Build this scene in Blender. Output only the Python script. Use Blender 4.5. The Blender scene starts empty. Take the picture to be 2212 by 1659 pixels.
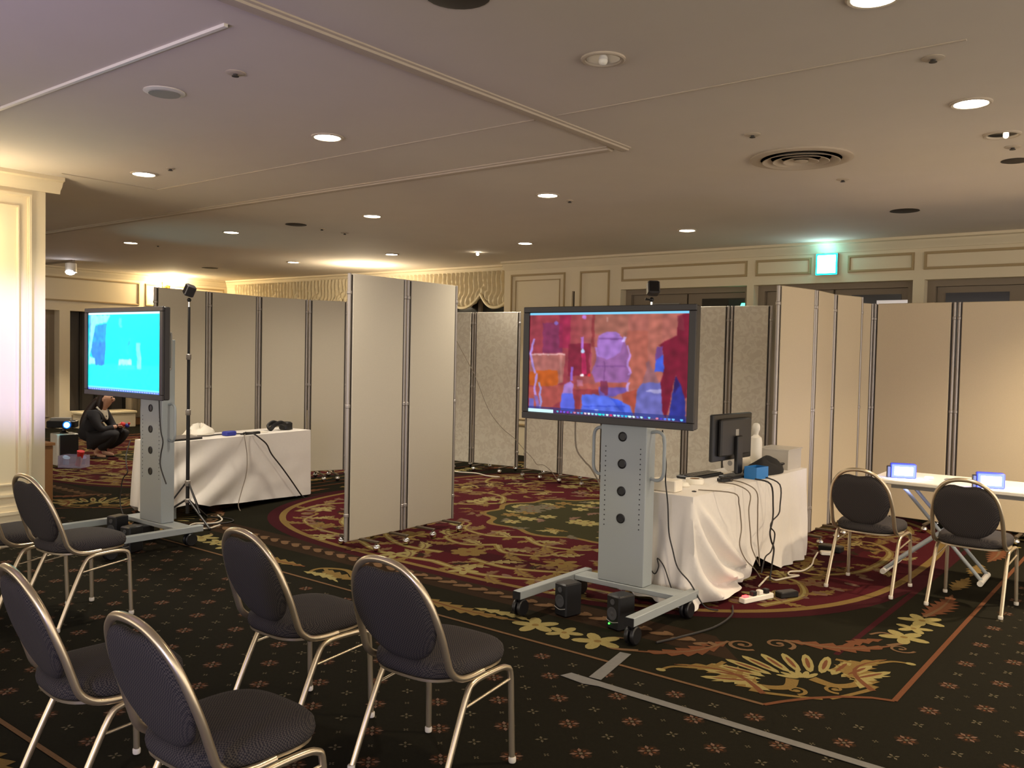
import bpy, bmesh, math, random
import numpy as np
from mathutils import Vector, Matrix
from mathutils.noise import noise as pnoise

scene = bpy.context.scene
C = scene.collection
random.seed(7)
R = math.radians

EXPOSURE = 1.42
WORLD = 0.92
SCREEN_R = 0.38
SCREEN_L = 0.60

# ------------------------------------------------------------------ camera
CAM_H = 1.55
YAW, PITCH, ROLL = R(38.159), R(-2.0155), R(1.2185)
fw = Vector((-math.sin(YAW) * math.cos(PITCH), math.cos(YAW) * math.cos(PITCH), math.sin(PITCH)))
rt = Vector((math.cos(YAW), math.sin(YAW), 0.0))
up = rt.cross(fw)
r2 = rt * math.cos(ROLL) + up * math.sin(ROLL)
u2 = up * math.cos(ROLL) - rt * math.sin(ROLL)
cam_data = bpy.data.cameras.new('camera')
cam_data.sensor_fit = 'HORIZONTAL'
cam_data.sensor_width = 36.0
cam_data.lens = 36.0 * 1881.5 / 2212.0
cam_data.clip_end = 200
cam = bpy.data.objects.new('camera', cam_data)
M = Matrix(((r2.x, u2.x, -fw.x, 0), (r2.y, u2.y, -fw.y, 0), (r2.z, u2.z, -fw.z, CAM_H), (0, 0, 0, 1)))
cam.matrix_world = M
C.objects.link(cam)
scene.camera = cam

# ------------------------------------------------------------------ world, exposure, lamps
scene.view_settings.view_transform = 'Standard'
scene.view_settings.look = 'None'
scene.view_settings.gamma = 1.0
scene.view_settings.use_curve_mapping = False
scene.view_settings.exposure = EXPOSURE
world = bpy.data.worlds.new('world')
scene.world = world
world.use_nodes = True
bg = world.node_tree.nodes['Background']
bg.inputs[0].default_value = (1.0, 0.89, 0.77, 1)
bg.inputs[1].default_value = WORLD
scene.cycles.use_denoising = True
scene.cycles.max_bounces = 7
scene.cycles.diffuse_bounces = 4
scene.cycles.use_adaptive_sampling = True
scene.cycles.adaptive_threshold = 0.02
scene.cycles.sample_clamp_indirect = 4.0

WARM = (1.0, 0.89, 0.73)
AMBER = (1.0, 0.80, 0.55)
DL_W = 62.0
DL_R = 52.0


def lamp(name, kind, loc, energy, color, size=0.06, spot=None, blend=0.5, aim=None, parent=None):
    d = bpy.data.lights.new(name, kind)
    d.energy = energy
    d.color = color
    d.shadow_soft_size = size
    if spot:
        d.spot_size = R(spot)
        d.spot_blend = blend
    o = bpy.data.objects.new(name, d)
    C.objects.link(o)
    o.location = loc
    if aim is not None:
        o.rotation_euler = (Vector(aim) - Vector(loc)).to_track_quat('-Z', 'Y').to_euler()
    if parent:
        o.parent = parent
    return o



# ------------------------------------------------------------------ materials
def lin(c):
    return tuple(((v / 255.0) / 12.92 if v / 255.0 <= 0.04045 else ((v / 255.0 + 0.055) / 1.055) ** 2.4) for v in c)


MATS = {}


def mat(name, rgb, rough=0.6, metal=0.0, var=0.0, scale=20.0, bump=0.0, bscale=200.0, spec=0.5, sheen=0.0):
    if name in MATS:
        return MATS[name]
    m = bpy.data.materials.new(name)
    m.use_nodes = True
    nt = m.node_tree
    b = nt.nodes['Principled BSDF']
    c = lin(rgb)
    b.inputs['Base Color'].default_value = (*c, 1)
    b.inputs['Roughness'].default_value = rough
    b.inputs['Metallic'].default_value = metal
    b.inputs['Specular IOR Level'].default_value = spec
    if sheen:
        b.inputs['Sheen Weight'].default_value = sheen
    tc = nt.nodes.new('ShaderNodeTexCoord')
    if var > 0:
        n = nt.nodes.new('ShaderNodeTexNoise')
        n.inputs['Scale'].default_value = scale
        n.inputs['Detail'].default_value = 3
        nt.links.new(tc.outputs['Object'], n.inputs['Vector'])
        mx = nt.nodes.new('ShaderNodeMix')
        mx.data_type = 'RGBA'
        mx.inputs[6].default_value = (*[max(0, v * (1 - var)) for v in c], 1)
        mx.inputs[7].default_value = (*[min(1, v * (1 + var)) for v in c], 1)
        nt.links.new(n.outputs['Fac'], mx.inputs[0])
        nt.links.new(mx.outputs[2], b.inputs['Base Color'])
    if bump > 0:
        n2 = nt.nodes.new('ShaderNodeTexNoise')
        n2.inputs['Scale'].default_value = bscale
        n2.inputs['Detail'].default_value = 2
        nt.links.new(tc.outputs['Object'], n2.inputs['Vector'])
        bp = nt.nodes.new('ShaderNodeBump')
        bp.inputs['Strength'].default_value = bump
        bp.inputs['Distance'].default_value = 0.004
        nt.links.new(n2.outputs['Fac'], bp.inputs['Height'])
        nt.links.new(bp.outputs['Normal'], b.inputs['Normal'])
    MATS[name] = m
    return m


def emis(name, rgb, strength=1.0):
    if name in MATS:
        return MATS[name]
    m = bpy.data.materials.new(name)
    m.use_nodes = True
    b = m.node_tree.nodes['Principled BSDF']
    b.inputs['Base Color'].default_value = (0.02, 0.02, 0.02, 1)
    b.inputs['Emission Color'].default_value = (*lin(rgb), 1)
    b.inputs['Emission Strength'].default_value = strength
    MATS[name] = m
    return m


def attr_emis(name, strength):
    m = bpy.data.materials.new(name)
    m.use_nodes = True
    nt = m.node_tree
    b = nt.nodes['Principled BSDF']
    b.inputs['Base Color'].default_value = (0.004, 0.004, 0.004, 1)
    b.inputs['Roughness'].default_value = 0.35
    b.inputs['Specular IOR Level'].default_value = 0.1
    a = nt.nodes.new('ShaderNodeVertexColor')
    a.layer_name = 'picture'
    nt.links.new(a.outputs['Color'], b.inputs['Emission Color'])
    b.inputs['Emission Strength'].default_value = strength
    return m


def clear(name, rgb, alpha=0.3, rough=0.1):
    if name in MATS:
        return MATS[name]
    m = bpy.data.materials.new(name)
    m.use_nodes = True
    b = m.node_tree.nodes['Principled BSDF']
    b.inputs['Base Color'].default_value = (*lin(rgb), 1)
    b.inputs['Roughness'].default_value = rough
    b.inputs['Alpha'].default_value = alpha
    MATS[name] = m
    return m


def weave(name, a, b_, sx=190.0, bump=0.25):
    """upholstery with a tiny two-tone check"""
    m = mat(name, a, 0.9, 0, 0, spec=0.15)
    nt = m.node_tree
    b = nt.nodes['Principled BSDF']
    tc = [n for n in nt.nodes if n.type == 'TEX_COORD'][0]
    ck = nt.nodes.new('ShaderNodeTexChecker')
    ck.inputs['Scale'].default_value = sx
    ck.inputs['Color1'].default_value = (*lin(a), 1)
    ck.inputs['Color2'].default_value = (*lin(b_), 1)
    nt.links.new(tc.outputs['Object'], ck.inputs['Vector'])
    nt.links.new(ck.outputs['Color'], b.inputs['Base Color'])
    bp = nt.nodes.new('ShaderNodeBump')
    bp.inputs['Strength'].default_value = bump
    bp.inputs['Distance'].default_value = 0.002
    nt.links.new(ck.outputs['Fac'], bp.inputs['Height'])
    nt.links.new(bp.outputs['Normal'], b.inputs['Normal'])
    return m


def damask(name, a, b_, scale=9.0):
    """woven wall fabric with a blotchy leaf figure"""
    m = mat(name, a, 0.85, 0, 0, bump=0.1, bscale=400, spec=0.2)
    nt = m.node_tree
    b = nt.nodes['Principled BSDF']
    tc = [n for n in nt.nodes if n.type == 'TEX_COORD'][0]
    n = nt.nodes.new('ShaderNodeTexNoise')
    n.inputs['Scale'].default_value = scale
    n.inputs['Detail'].default_value = 4
    n.inputs['Distortion'].default_value = 1.6
    nt.links.new(tc.outputs['Object'], n.inputs['Vector'])
    r = nt.nodes.new('ShaderNodeValToRGB')
    r.color_ramp.elements[0].position = 0.44
    r.color_ramp.elements[1].position = 0.56
    r.color_ramp.elements[0].color = (*lin(a), 1)
    r.color_ramp.elements[1].color = (*lin(b_), 1)
    nt.links.new(n.outputs['Fac'], r.inputs['Fac'])
    nt.links.new(r.outputs['Color'], b.inputs['Base Color'])
    return m


M_CEIL = mat('ceiling_paint', (222, 212, 198), 0.9, 0, 0.03, 3, spec=0.2)
M_CTRIM = mat('ceiling_moulding', (192, 178, 158), 0.7, spec=0.3)
M_WALL = mat('cream_wall', (222, 208, 178), 0.75, 0, 0.03, 2, spec=0.3)
M_MOULD = mat('wall_moulding', (172, 150, 112), 0.65, spec=0.3)
M_PILLAR = mat('pillar_paint', (226, 210, 178), 0.6, 0, 0.02, 3, spec=0.4)
M_DOOR = mat('door_paint', (140, 126, 108), 0.6, spec=0.4)
M_DARK = mat('dark_void', (24, 22, 20), 0.7)
M_GLASS = mat('night_glass', (46, 46, 44), 0.12, spec=0.6)
M_CARPET = mat('carpet_field', (28, 26, 19), 0.98, 0, 0.25, 60, 0.5, 700, spec=0.05)
M_PANEL = mat('panel_fabric', (198, 189, 170), 0.9, 0, 0.05, 160, 0.12, 500, spec=0.15)
M_PANELW = mat('panel_fabric_warm', (206, 190, 160), 0.9, 0, 0.05, 160, 0.12, 500, spec=0.15)
M_DAMASK = damask('panel_damask', (220, 212, 195), (232, 226, 210), 13.0)
M_ALU = mat('pole_aluminium', (168, 160, 152), 0.42, 0.55)
M_ALUD = mat('pole_shadow_gasket', (52, 45, 38), 0.6)
M_CHROME = mat('chrome_ball', (225, 225, 228), 0.12, 1.0)
M_FOOT = mat('caster_foot', (96, 84, 68), 0.45, 0.5)
M_GOLD = mat('champagne_tube', (206, 190, 162), 0.30, 0.85)
M_SEAT = weave('chair_fabric', (40, 38, 42), (74, 68, 64))
M_RUBBER = mat('white_foot', (206, 198, 184), 0.6)
M_STEEL = mat('grey_stand_paint', (158, 164, 164), 0.45, 0.15, 0.03, 200, spec=0.4)
M_BLACK = mat('black_plastic', (22, 21, 22), 0.4)
M_BLACKG = mat('black_gloss', (14, 14, 16), 0.18)
M_BEZEL = mat('bezel', (40, 36, 36), 0.4, 0.1)
M_CABLE = mat('cable_black', (36, 32, 30), 0.6)
M_CABLEG = mat('cable_grey', (120, 108, 92), 0.6)
M_CABLEW = mat('cable_white', (220, 210, 190), 0.5)
M_CLOTH = mat('white_linen', (226, 220, 212), 0.85, 0, 0.03, 40, 0.08, 300, spec=0.15, sheen=0.1)
M_WHITE = mat('white_plastic', (232, 226, 212), 0.45)
M_PAPER = mat('white_paper', (226, 218, 202), 0.8)
M_BLUE = mat('blue_plastic', (40, 120, 190), 0.4)
M_NAVY = mat('navy_plastic', (44, 54, 150), 0.4)
M_TAPE = mat('gaffer_tape', (100, 98, 94), 0.55, 0, 0.18, 30)
M_WOOD = mat('brown_wood', (128, 88, 48), 0.55, 0, 0.15, 12)
M_BRASS = mat('brass', (212, 160, 72), 0.25, 0.9)
M_GREYP = mat('grey_plastic', (150, 146, 138), 0.5)
M_VAL = mat('valance_silk', (208, 194, 160), 0.55, 0, 0.12, 14, spec=0.4, sheen=0.2)
M_VALT = mat('valance_trim', (228, 214, 178), 0.6)


# ------------------------------------------------------------------ mesh helpers
class MB:
    def __init__(self):
        self.v, self.f, self.mi = [], [], []

    def add(self, vs, fs, m=0):
        o = len(self.v)
        self.v += [tuple(p) for p in vs]
        for f in fs:
            self.f.append(tuple(i + o for i in f))
            self.mi.append(m)
        return self

    def box(self, x0, x1, y0, y1, z0, z1, m=0, xf=None):
        vs = [Vector((x, y, z)) for z in (z0, z1) for y in (y0, y1) for x in (x0, x1)]
        if xf:
            vs = [xf @ p for p in vs]
        return self.add(vs, [(0, 2, 3, 1), (4, 5, 7, 6), (0, 1, 5, 4), (2, 6, 7, 3), (0, 4, 6, 2), (1, 3, 7, 5)], m)

    def cbox(self, x0, x1, y0, y1, z0, z1, b=0.005, m=0, xf=None):
        """box with chamfered vertical and horizontal edges"""
        vs = []
        for z, i in ((z0, b), (z0 + b, 0), (z1 - b, 0), (z1, b)):
            for (x, y) in ((x0 + i + b, y0 + i), (x1 - i - b, y0 + i), (x1 - i, y0 + i + b), (x1 - i, y1 - i - b),
                           (x1 - i - b, y1 - i), (x0 + i + b, y1 - i), (x0 + i, y1 - i - b), (x0 + i, y0 + i + b)):
                vs.append(Vector((x, y, z)))
        if xf:
            vs = [xf @ p for p in vs]
        fs = [tuple(range(7, -1, -1)), tuple(range(24, 32))]
        for r in range(3):
            for k in range(8):
                a, c = r * 8 + k, r * 8 + (k + 1) % 8
                fs.append((a, c, c + 8, a + 8))
        return self.add(vs, fs, m)

    def rings(self, rings, cap0=True, cap1=True, m=0, closed=True):
        n = len(rings[0])
        vs = [p for r in rings for p in r]
        fs = []
        for i in range(len(rings) - 1):
            for k in range(n if closed else n - 1):
                a, b = i * n + k, i * n + (k + 1) % n
                fs.append((a, b, b + n, a + n))
        if cap0:
            fs.append(tuple(range(n - 1, -1, -1)))
        if cap1:
            o = (len(rings) - 1) * n
            fs.append(tuple(o + k for k in range(n)))
        return self.add(vs, fs, m)

    def tube(self, pts, r, n=8, m=0, flat=1.0, ref=None):
        pts = [Vector(p) for p in pts]
        rr = r if isinstance(r, (list, tuple)) else [r] * len(pts)
        t0 = (pts[1] - pts[0]).normalized()
        u = Vector(ref) if ref else (Vector((0, 0, 1)) if abs(t0.z) < 0.9 else Vector((1, 0, 0)))
        rings = []
        for i, p in enumerate(pts):
            t = (pts[min(i + 1, len(pts) - 1)] - pts[max(i - 1, 0)])
            if t.length < 1e-9:
                t = t0
            t.normalize()
            u = (u - t * u.dot(t))
            if u.length < 1e-6:
                u = t.orthogonal()
            u.normalize()
            w = t.cross(u)
            rings.append([p + (u * math.cos(2 * math.pi * k / n) * flat + w * math.sin(2 * math.pi * k / n)) * rr[i] for k in range(n)])
        return self.rings(rings, m=m)

    def cyl(self, p0, p1, r0, r1=None, n=16, m=0):
        return self.tube([p0, p1], [r0, r0 if r1 is None else r1], n, m)

    def lathe(self, prof, c=(0, 0, 0), n=24, m=0, cap0=True, cap1=True, xf=None):
        rings = []
        for (r, z) in prof:
            ring = [Vector((c[0] + r * math.cos(2 * math.pi * k / n), c[1] + r * math.sin(2 * math.pi * k / n), c[2] + z)) for k in range(n)]
            if xf:
                ring = [xf @ p for p in ring]
            rings.append(ring)
        return self.rings(rings, cap0, cap1, m)

    def ball(self, c, r, n=12, m=0, sx=1, sy=1, sz=1, xf=None):
        rings = []
        for i in range(1, n):
            a = math.pi * i / n
            ring = [Vector((c[0] + sx * r * math.sin(a) * math.cos(2 * math.pi * k / (n + 4)),
                            c[1] + sy * r * math.sin(a) * math.sin(2 * math.pi * k / (n + 4)),
                            c[2] - sz * r * math.cos(a))) for k in range(n + 4)]
            if xf:
                ring = [xf @ p for p in ring]
            rings.append(ring)
        return self.rings(rings, m=m)

    def prism(self, outline, z0, z1, m=0, xf=None):
        n = len(outline)
        vs = [Vector((x, y, z0)) for x, y in outline] + [Vector((x, y, z1)) for x, y in outline]
        if xf:
            vs = [xf @ p for p in vs]
        fs = [tuple(range(n - 1, -1, -1)), tuple(range(n, 2 * n))] + [(k, (k + 1) % n, (k + 1) % n + n, k + n) for k in range(n)]
        return self.add(vs, fs, m)

    def mesh(self, name, mats, smooth=35):
        me = bpy.data.meshes.new(name)
        me.from_pydata(self.v, [], self.f)
        for m in (mats if isinstance(mats, (list, tuple)) else [mats]):
            me.materials.append(m)
        if any(self.mi):
            me.polygons.foreach_set('material_index', self.mi)
        if smooth:
            me.polygons.foreach_set('use_smooth', [True] * len(me.polygons))
            me.set_sharp_from_angle(angle=R(smooth))
        me.update()
        return me

    def build(self, name, mats, parent=None, smooth=35, loc=None, fix=True):
        me = self.mesh(name, mats, smooth)
        if fix:
            bm = bmesh.new()
            bm.from_mesh(me)
            bmesh.ops.recalc_face_normals(bm, faces=bm.faces)
            bm.to_mesh(me)
            bm.free()
        o = bpy.data.objects.new(name, me)
        C.objects.link(o)
        if parent:
            o.parent = parent
        if loc is not None:
            o.location = loc
        return o


def share(name, me, parent=None, loc=(0, 0, 0), rz=0.0):
    o = bpy.data.objects.new(name, me)
    C.objects.link(o)
    o.parent = parent
    o.location = loc
    o.rotation_euler = (0, 0, rz)
    return o


def tag(o, label=None, cat=None, group=None, kind=None):
    if label:
        o['label'] = label
    if cat:
        o['category'] = cat
    if group:
        o['group'] = group
    if kind:
        o['kind'] = kind
    return o


def thing(name, label, cat, loc=(0, 0, 0), rz=0.0, group=None):
    o = bpy.data.objects.new(name, None)
    o.empty_display_size = 0.1
    C.objects.link(o)
    o.location = loc
    o.rotation_euler = (0, 0, rz)
    return tag(o, label, cat, group)


def copy_tree(o, parent=None):
    c = o.copy()
    C.objects.link(c)
    c.parent = parent
    for ch in o.children:
        copy_tree(ch, c)
    return c


def cr(pts, k=6):
    """smooth a polyline through its points"""
    P = [Vector(p) for p in pts]
    out = []
    for i in range(len(P) - 1):
        p0, p1, p2, p3 = P[max(i - 1, 0)], P[i], P[i + 1], P[min(i + 2, len(P) - 1)]
        for j in range(k):
            t = j / k
            out.append(0.5 * ((2 * p1) + (p2 - p0) * t + (2 * p0 - 5 * p1 + 4 * p2 - p3) * t * t + (3 * p1 - p0 - 3 * p2 + p3) * t ** 3))
    out.append(P[-1])
    return out


def struct(o):
    o['kind'] = 'structure'
    return o


CH = 2.95     # ceiling height

# ================================================================== THE SETTING
fl = MB()
fl.box(-17.5, 4.5, -6.0, 11.8, -0.12, -0.0032)
floor = struct(fl.build('floor', M_CARPET))
tag(floor, 'dark green patterned carpet with a crimson and gold scroll rug design')

# ---- the woven carpet figure: flat coloured yarn areas laid on the pile
PAL = {}
pal_mats = []


def pal(name, rgb):
    PAL[name] = len(pal_mats)
    pal_mats.append(mat('yarn_' + name, rgb, 0.98, 0, 0.22, 90, 0.5, 700, spec=0.05))


pal('green', (28, 26, 17))
pal('brown', (45, 33, 23))
pal('maroon', (55, 20, 24))
pal('crimson', (68, 22, 27))
pal('gold', (112, 91, 52))
pal('pale', (134, 122, 78))
pal('tan', (102, 78, 56))
pal('rust', (98, 62, 42))
pal('pink', (107, 83, 70))
pal('dusty', (94, 86, 70))
pal('olive', (50, 47, 29))
pat = MB()
SH = []          # (points, colour, layer) of one quadrant of the rug


def put(pts, col, layer):
    SH.append((pts, PAL[col], layer))


def strip(line, w0, w1, col, layer, out=None):
    L = [Vector((p[0], p[1])) for p in line]
    n = len(L)
    a, b = [], []
    for i in range(n):
        t = (L[min(i + 1, n - 1)] - L[max(i - 1, 0)])
        t.normalize()
        nn = Vector((-t.y, t.x))
        w = w0 + (w1 - w0) * i / (n - 1)
        a.append(L[i] + nn * w / 2)
        b.append(L[i] - nn * w / 2)
    for i in range(n - 1):
        put([a[i], a[i + 1], b[i + 1], b[i]], col, layer)


def curve2(pts, k=7):
    return [(p.x, p.y) for p in cr([(x, y, 0) for x, y in pts], k)]


def spiral(c, r, a0, turns, d, w, col, layer):
    pts = []
    n = int(16 * turns)
    for i in range(n + 1):
        t = i / n
        rr = r * (1 - 0.86 * t)
        a = a0 + d * t * turns * 2 * math.pi
        pts.append((c[0] + rr * math.cos(a), c[1] + rr * math.sin(a)))
    strip(pts, w, w * 0.45, col, layer)
    blob(pts[-1], w * 0.8, w * 0.8, 0, col, layer)


def blob(c, a, b, ang, col, layer, n=10):
    ca, sa = math.cos(ang), math.sin(ang)
    put([Vector((c[0] + a * math.cos(t) * ca - b * math.sin(t) * sa, c[1] + a * math.cos(t) * sa + b * math.sin(t) * ca))
         for t in [2 * math.pi * i / n for i in range(n)]], col, layer)


def leaf(p, q, w, col, layer, lobes=5, bend=0.0, vein=None):
    p, q = Vector(p), Vector(q)
    d = q - p
    L = d.length
    d.normalize()
    nn = Vector((-d.y, d.x))
    n = lobes * 4
    for s in (1, -1):
        pts, mid = [], []
        for i in range(n + 1):
            t = i / n
            base = p + d * (L * t) + nn * (bend * L * math.sin(math.pi * t))
            saw = (i % 4) / 4.0
            hw = w * math.sin(math.pi * min(1, t ** 0.75)) * (0.45 + 0.75 * saw)
            mid.append(base)
            pts.append(base + nn * s * hw + d * (0.35 * hw))
        for i in range(n):
            put([mid[i], mid[i + 1], pts[i + 1], pts[i]] if s < 0 else [mid[i + 1], mid[i], pts[i], pts[i + 1]], col, layer)
    if vein:
        strip([p + d * (L * t) + nn * (bend * L * math.sin(math.pi * t)) for t in [i / 8 for i in range(9)]], w * 0.3, w * 0.05, vein, layer + 1)


def flower(c, r, col='pale', n=5, ang=0.3, layer=4, eye='rust'):
    for k in range(n):
        a = ang + 2 * math.pi * k / n
        blob((c[0] + 0.56 * r * math.cos(a), c[1] + 0.56 * r * math.sin(a)), r * 0.50, r * 0.27, a, col, layer, 10)
    blob(c, r * 0.16, r * 0.16, 0, eye, layer + 1, 8)


def sell(a, b, n, t):
    c, s = math.cos(t), math.sin(t)
    return Vector((a * math.copysign(abs(c) ** (2 / n), c), b * math.copysign(abs(s) ** (2 / n), s)))


# quadrant coordinates: u to the right of the rug's centre, w towards the near edge
def Q(x, y):
    return (x + 4.4, 7.0 - y)


# grounds
put([Vector(p) for p in ((0, 0), (3.37, 0), (3.37, 2.81), (3.28, 2.84), (3.17, 2.92), (3.06, 3.04), (2.98, 3.16), (2.93, 3.25), (0, 3.25))], 'green', 0)
put([Vector(p) for p in ((0, 2.80), (0, 2.50), (2.35, 2.50), (2.62, 2.80))], 'brown', 1)
strip([(2.96, 0), (2.96, 2.35)], 0.05, 0.03, 'maroon', 1)
ns = 26
rim = [sell(2.90, 2.53, 3.0, math.pi / 2 * i / ns) for i in range(ns + 1)]
for k, (sc, col, lay) in enumerate(((1.02, 'maroon', 1.5), (0.985, 'gold', 2), (0.965, 'crimson', 3), (0.80, 'maroon', 3.2), (0.72, 'crimson', 3.3))):
    rr = [p * sc for p in rim]
    for i in range(ns):
        put([Vector((0, 0)), rr[i], rr[i + 1]], col, lay)
med = [sell(1.05, 0.95, 2.2, math.pi / 2 * i / ns) * (1 + 0.05 * math.cos(i / ns * math.pi * 6)) for i in range(ns + 1)]
for sc, col, lay in ((1.06, 'gold', 3.6), (1.0, 'olive', 3.8)):
    for i in range(ns):
        put([Vector((0, 0)), med[i] * sc, med[i + 1] * sc], col, lay)
# border line
line = [(0, 3.25), (2.93, 3.25)]
strip(line, 0.022, 0.022, 'tan', 5)
strip([(2.93, 3.25), (2.98, 3.16), (3.06, 3.04), (3.17, 2.92), (3.28, 2.84), (3.37, 2.81)], 0.024, 0.024, 'rust', 5)
strip([(3.37, 2.81), (3.37, 0)], 0.026, 0.026, 'rust', 5)
# rope of leaves on the brown band
x = 0.07
while x < 2.45:
    blob((x, 2.665), 0.070, 0.030, -0.55, 'tan', 4, 10)
    blob((x + 0.03, 2.635), 0.045, 0.020, 0.5, 'tan', 4, 8)
    blob((x + 0.035, 2.69), 0.034, 0.012, -0.5, 'brown', 5, 6)
    x += 0.135
# bottom border: scroll, garland, trio of flowers
sp = curve2([(0.05, 3.02), (0.25, 2.92), (0.42, 3.0), (0.40, 3.12), (0.28, 3.12)])
strip(sp, 0.05, 0.02, 'gold', 4)
leaf((0.0, 3.05), (0.42, 2.98), 0.075, 'gold', 4, 5, 0.1)
leaf((0.45, 3.14), (0.05, 3.17), 0.05, 'pale', 4.3, 5, 0.1)
leaf((0.55, 3.05), (1.38, 3.02), 0.07, 'gold', 4, 9, 0.05, 'rust')
leaf((1.0, 3.0), (1.45, 2.98), 0.045, 'pale', 4.6, 6, -0.06)
for (fx, fr, fa) in ((1.48, 0.135, 0.3), (1.68, 0.105, 0.9), (1.90, 0.135, 0.1)):
    flower((fx, 3.02), fr, 'pale', 5, fa, 4.8, 'gold')
# right border
for (fy, fr, fa) in ((1.39, 0.13, 0.3), (1.59, 0.10, 0.9), (1.80, 0.13, 0.1)):
    flower((3.16, fy), fr, 'pale', 5, fa, 4.8, 'gold')
leaf((3.15, 1.30), (3.17, 0.62), 0.09, 'rust', 4, 8, 0.04, 'tan')
leaf((3.15, 0.5), (3.16, 0.02), 0.07, 'gold', 4, 6)
leaf((3.08, 1.92), (2.98, 2.26), 0.05, 'rust', 4, 5, 0.15)
spiral((3.20, 2.02), 0.07, 0, 1.2, 1, 0.018, 'tan', 4.2)
# corner palmette about the diagonal
O = Vector(Q(-1.24, 3.97))
e1 = Vector((-1, -1)).normalized()
e2 = Vector((1, -1)).normalized()


def K(a, b):
    p = O + e1 * a + e2 * b
    return (p.x, p.y)


for s in (1, -1):
    for k in range(6):
        t = (k + 0.5) * R(13) * s
        c0 = K(0.22 + 0.17 * math.cos(t), 0.24 * math.sin(t))
        c1 = K(0.22 + 0.44 * math.cos(t), 0.52 * math.sin(t))
        mid = ((c0[0] + c1[0]) / 2, (c0[1] + c1[1]) / 2)
        ln = math.hypot(c1[0] - c0[0], c1[1] - c0[1]) / 2
        ang = math.atan2(c1[1] - c0[1], c1[0] - c0[0])
        blob(mid, ln, 0.028, ang, 'pale', 4, 10)
        blob(mid, ln * 0.6, 0.011, ang, 'rust', 5, 8)
    leaf(K(0.13, 0.27 * s), K(0.53, 0.57 * s), 0.105, 'gold', 4, 8, -0.24 * s, 'rust')
    leaf(K(0.16, 0.22 * s), K(0.30, 0.46 * s), 0.05, 'pale', 4.5, 5, -0.2 * s)
    strip(curve2([K(0.05, 0.02 * s), K(0.10, 0.16 * s), K(0.15, 0.28 * s)]), 0.02, 0.03, 'gold', 4)
    strip(curve2([K(0.30, 0.05 * s), K(0.20, 0.12 * s), K(0.22, 0.24 * s), K(0.33, 0.30 * s), K(0.42, 0.26 * s), K(0.40, 0.20 * s)]), 0.062, 0.022, 'gold', 4.2)
    for k in range(3):
        t = (k + 0.4) * R(24) * s
        blob(K(0.30 + 0.06 * math.cos(t), 0.075 * math.sin(t)), 0.052, 0.016, math.atan2((e1 * math.cos(t) + e2 * math.sin(t)).y, (e1 * math.cos(t) + e2 * math.sin(t)).x), 'pale', 5.2)
    blob(K(0.39, 0.20 * s), 0.03, 0.02, 0, 'pale', 4.6)
    spiral(K(0.16, 0.10 * s), 0.055, 1.0, 1.1, s, 0.022, 'gold', 4.4)
    strip(curve2([K(0.55, 0.30 * s), K(0.47, 0.42 * s), K(0.50, 0.58 * s), K(0.46, 0.66 * s)]), 0.03, 0.018, 'gold', 4.2)
    blob(K(0.46, 0.66 * s), 0.026, 0.02, 0, 'pale', 4.6)
    # long leaf in the spandrel
    leaf(K(0.86, 0.16 * s), K(0.74, 0.74 * s), 0.075, 'rust', 4, 7, 0.15 * s, 'tan')
    strip(curve2([K(0.74, 0.70 * s), K(0.80, 0.84 * s), K(0.95, 0.80 * s), K(0.93, 0.70 * s)]), 0.035, 0.018, 'tan', 4.2)
    spiral(K(0.80, 0.10 * s), 0.09, 0.5, 1.3, -s, 0.025, 'tan', 4.3)
# ovals just inside the gold rim
for i in range(18):
    t = math.pi / 2 * (i + 0.5) / 18
    p = sell(2.62, 2.28, 3.0, t)
    blob(p, 0.062, 0.028, 0.35, 'pink', 4.2)
# vines on the crimson ground
VINES = [
    [(0.0, 2.30), (0.5, 2.36), (1.0, 2.18), (1.5, 2.14), (1.9, 1.98), (2.05, 1.72)],
    [(0.15, 2.05), (0.55, 2.08), (0.95, 1.88), (1.15, 1.58), (0.98, 1.36)],
    [(1.25, 1.95), (1.62, 1.78), (1.85, 1.42), (1.78, 1.12), (1.55, 1.08)],
    [(2.30, 1.75), (2.42, 1.35), (2.25, 1.0), (2.02, 0.98)],
    [(2.55, 0.0), (2.50, 0.42), (2.28, 0.72), (2.05, 0.62)],
    [(1.2, 0.0), (1.45, 0.32), (1.80, 0.40), (2.0, 0.22)],
    [(1.15, 1.05), (1.45, 0.80), (1.78, 0.72)],
    [(0.0, 1.15), (0.28, 1.32), (0.60, 1.25), (0.72, 1.05)],
    [(0.0, 1.55), (0.22, 1.72), (0.5, 1.62), (0.52, 1.44)]]
for v in VINES:
    c = curve2(v, 8)
    strip(c, 0.075, 0.03, 'gold', 4)
    strip(c, 0.030, 0.008, 'pale', 4.4)
    e, f = Vector(c[-1]), Vector(c[-4])
    a = math.atan2(e.y - f.y, e.x - f.x)
    sd = 1 if (len(c) % 2) else -1
    spiral((e.x - 0.09 * math.sin(a) * sd, e.y + 0.09 * math.cos(a) * sd), 0.09, a - sd * math.pi / 2, 1.2, sd, 0.032, 'gold', 4.2)
    for i in range(4, len(c) - 4, 5):
        p, q = Vector(c[i]), Vector(c[i + 3])
        d = (q - p).normalized()
        s = 1 if (i // 5) % 2 else -1
        nn = Vector((-d.y, d.x)) * s
        leaf(p, p + d * 0.20 + nn * 0.20, 0.062, 'gold' if (i // 5) % 3 else 'pale', 4.1, 5, 0.12 * s, 'tan')
        leaf(p, p + d * 0.04 + nn * -0.15, 0.045, 'tan' if (i // 5) % 2 else 'gold', 4.05, 4, -0.12 * s)
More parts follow.
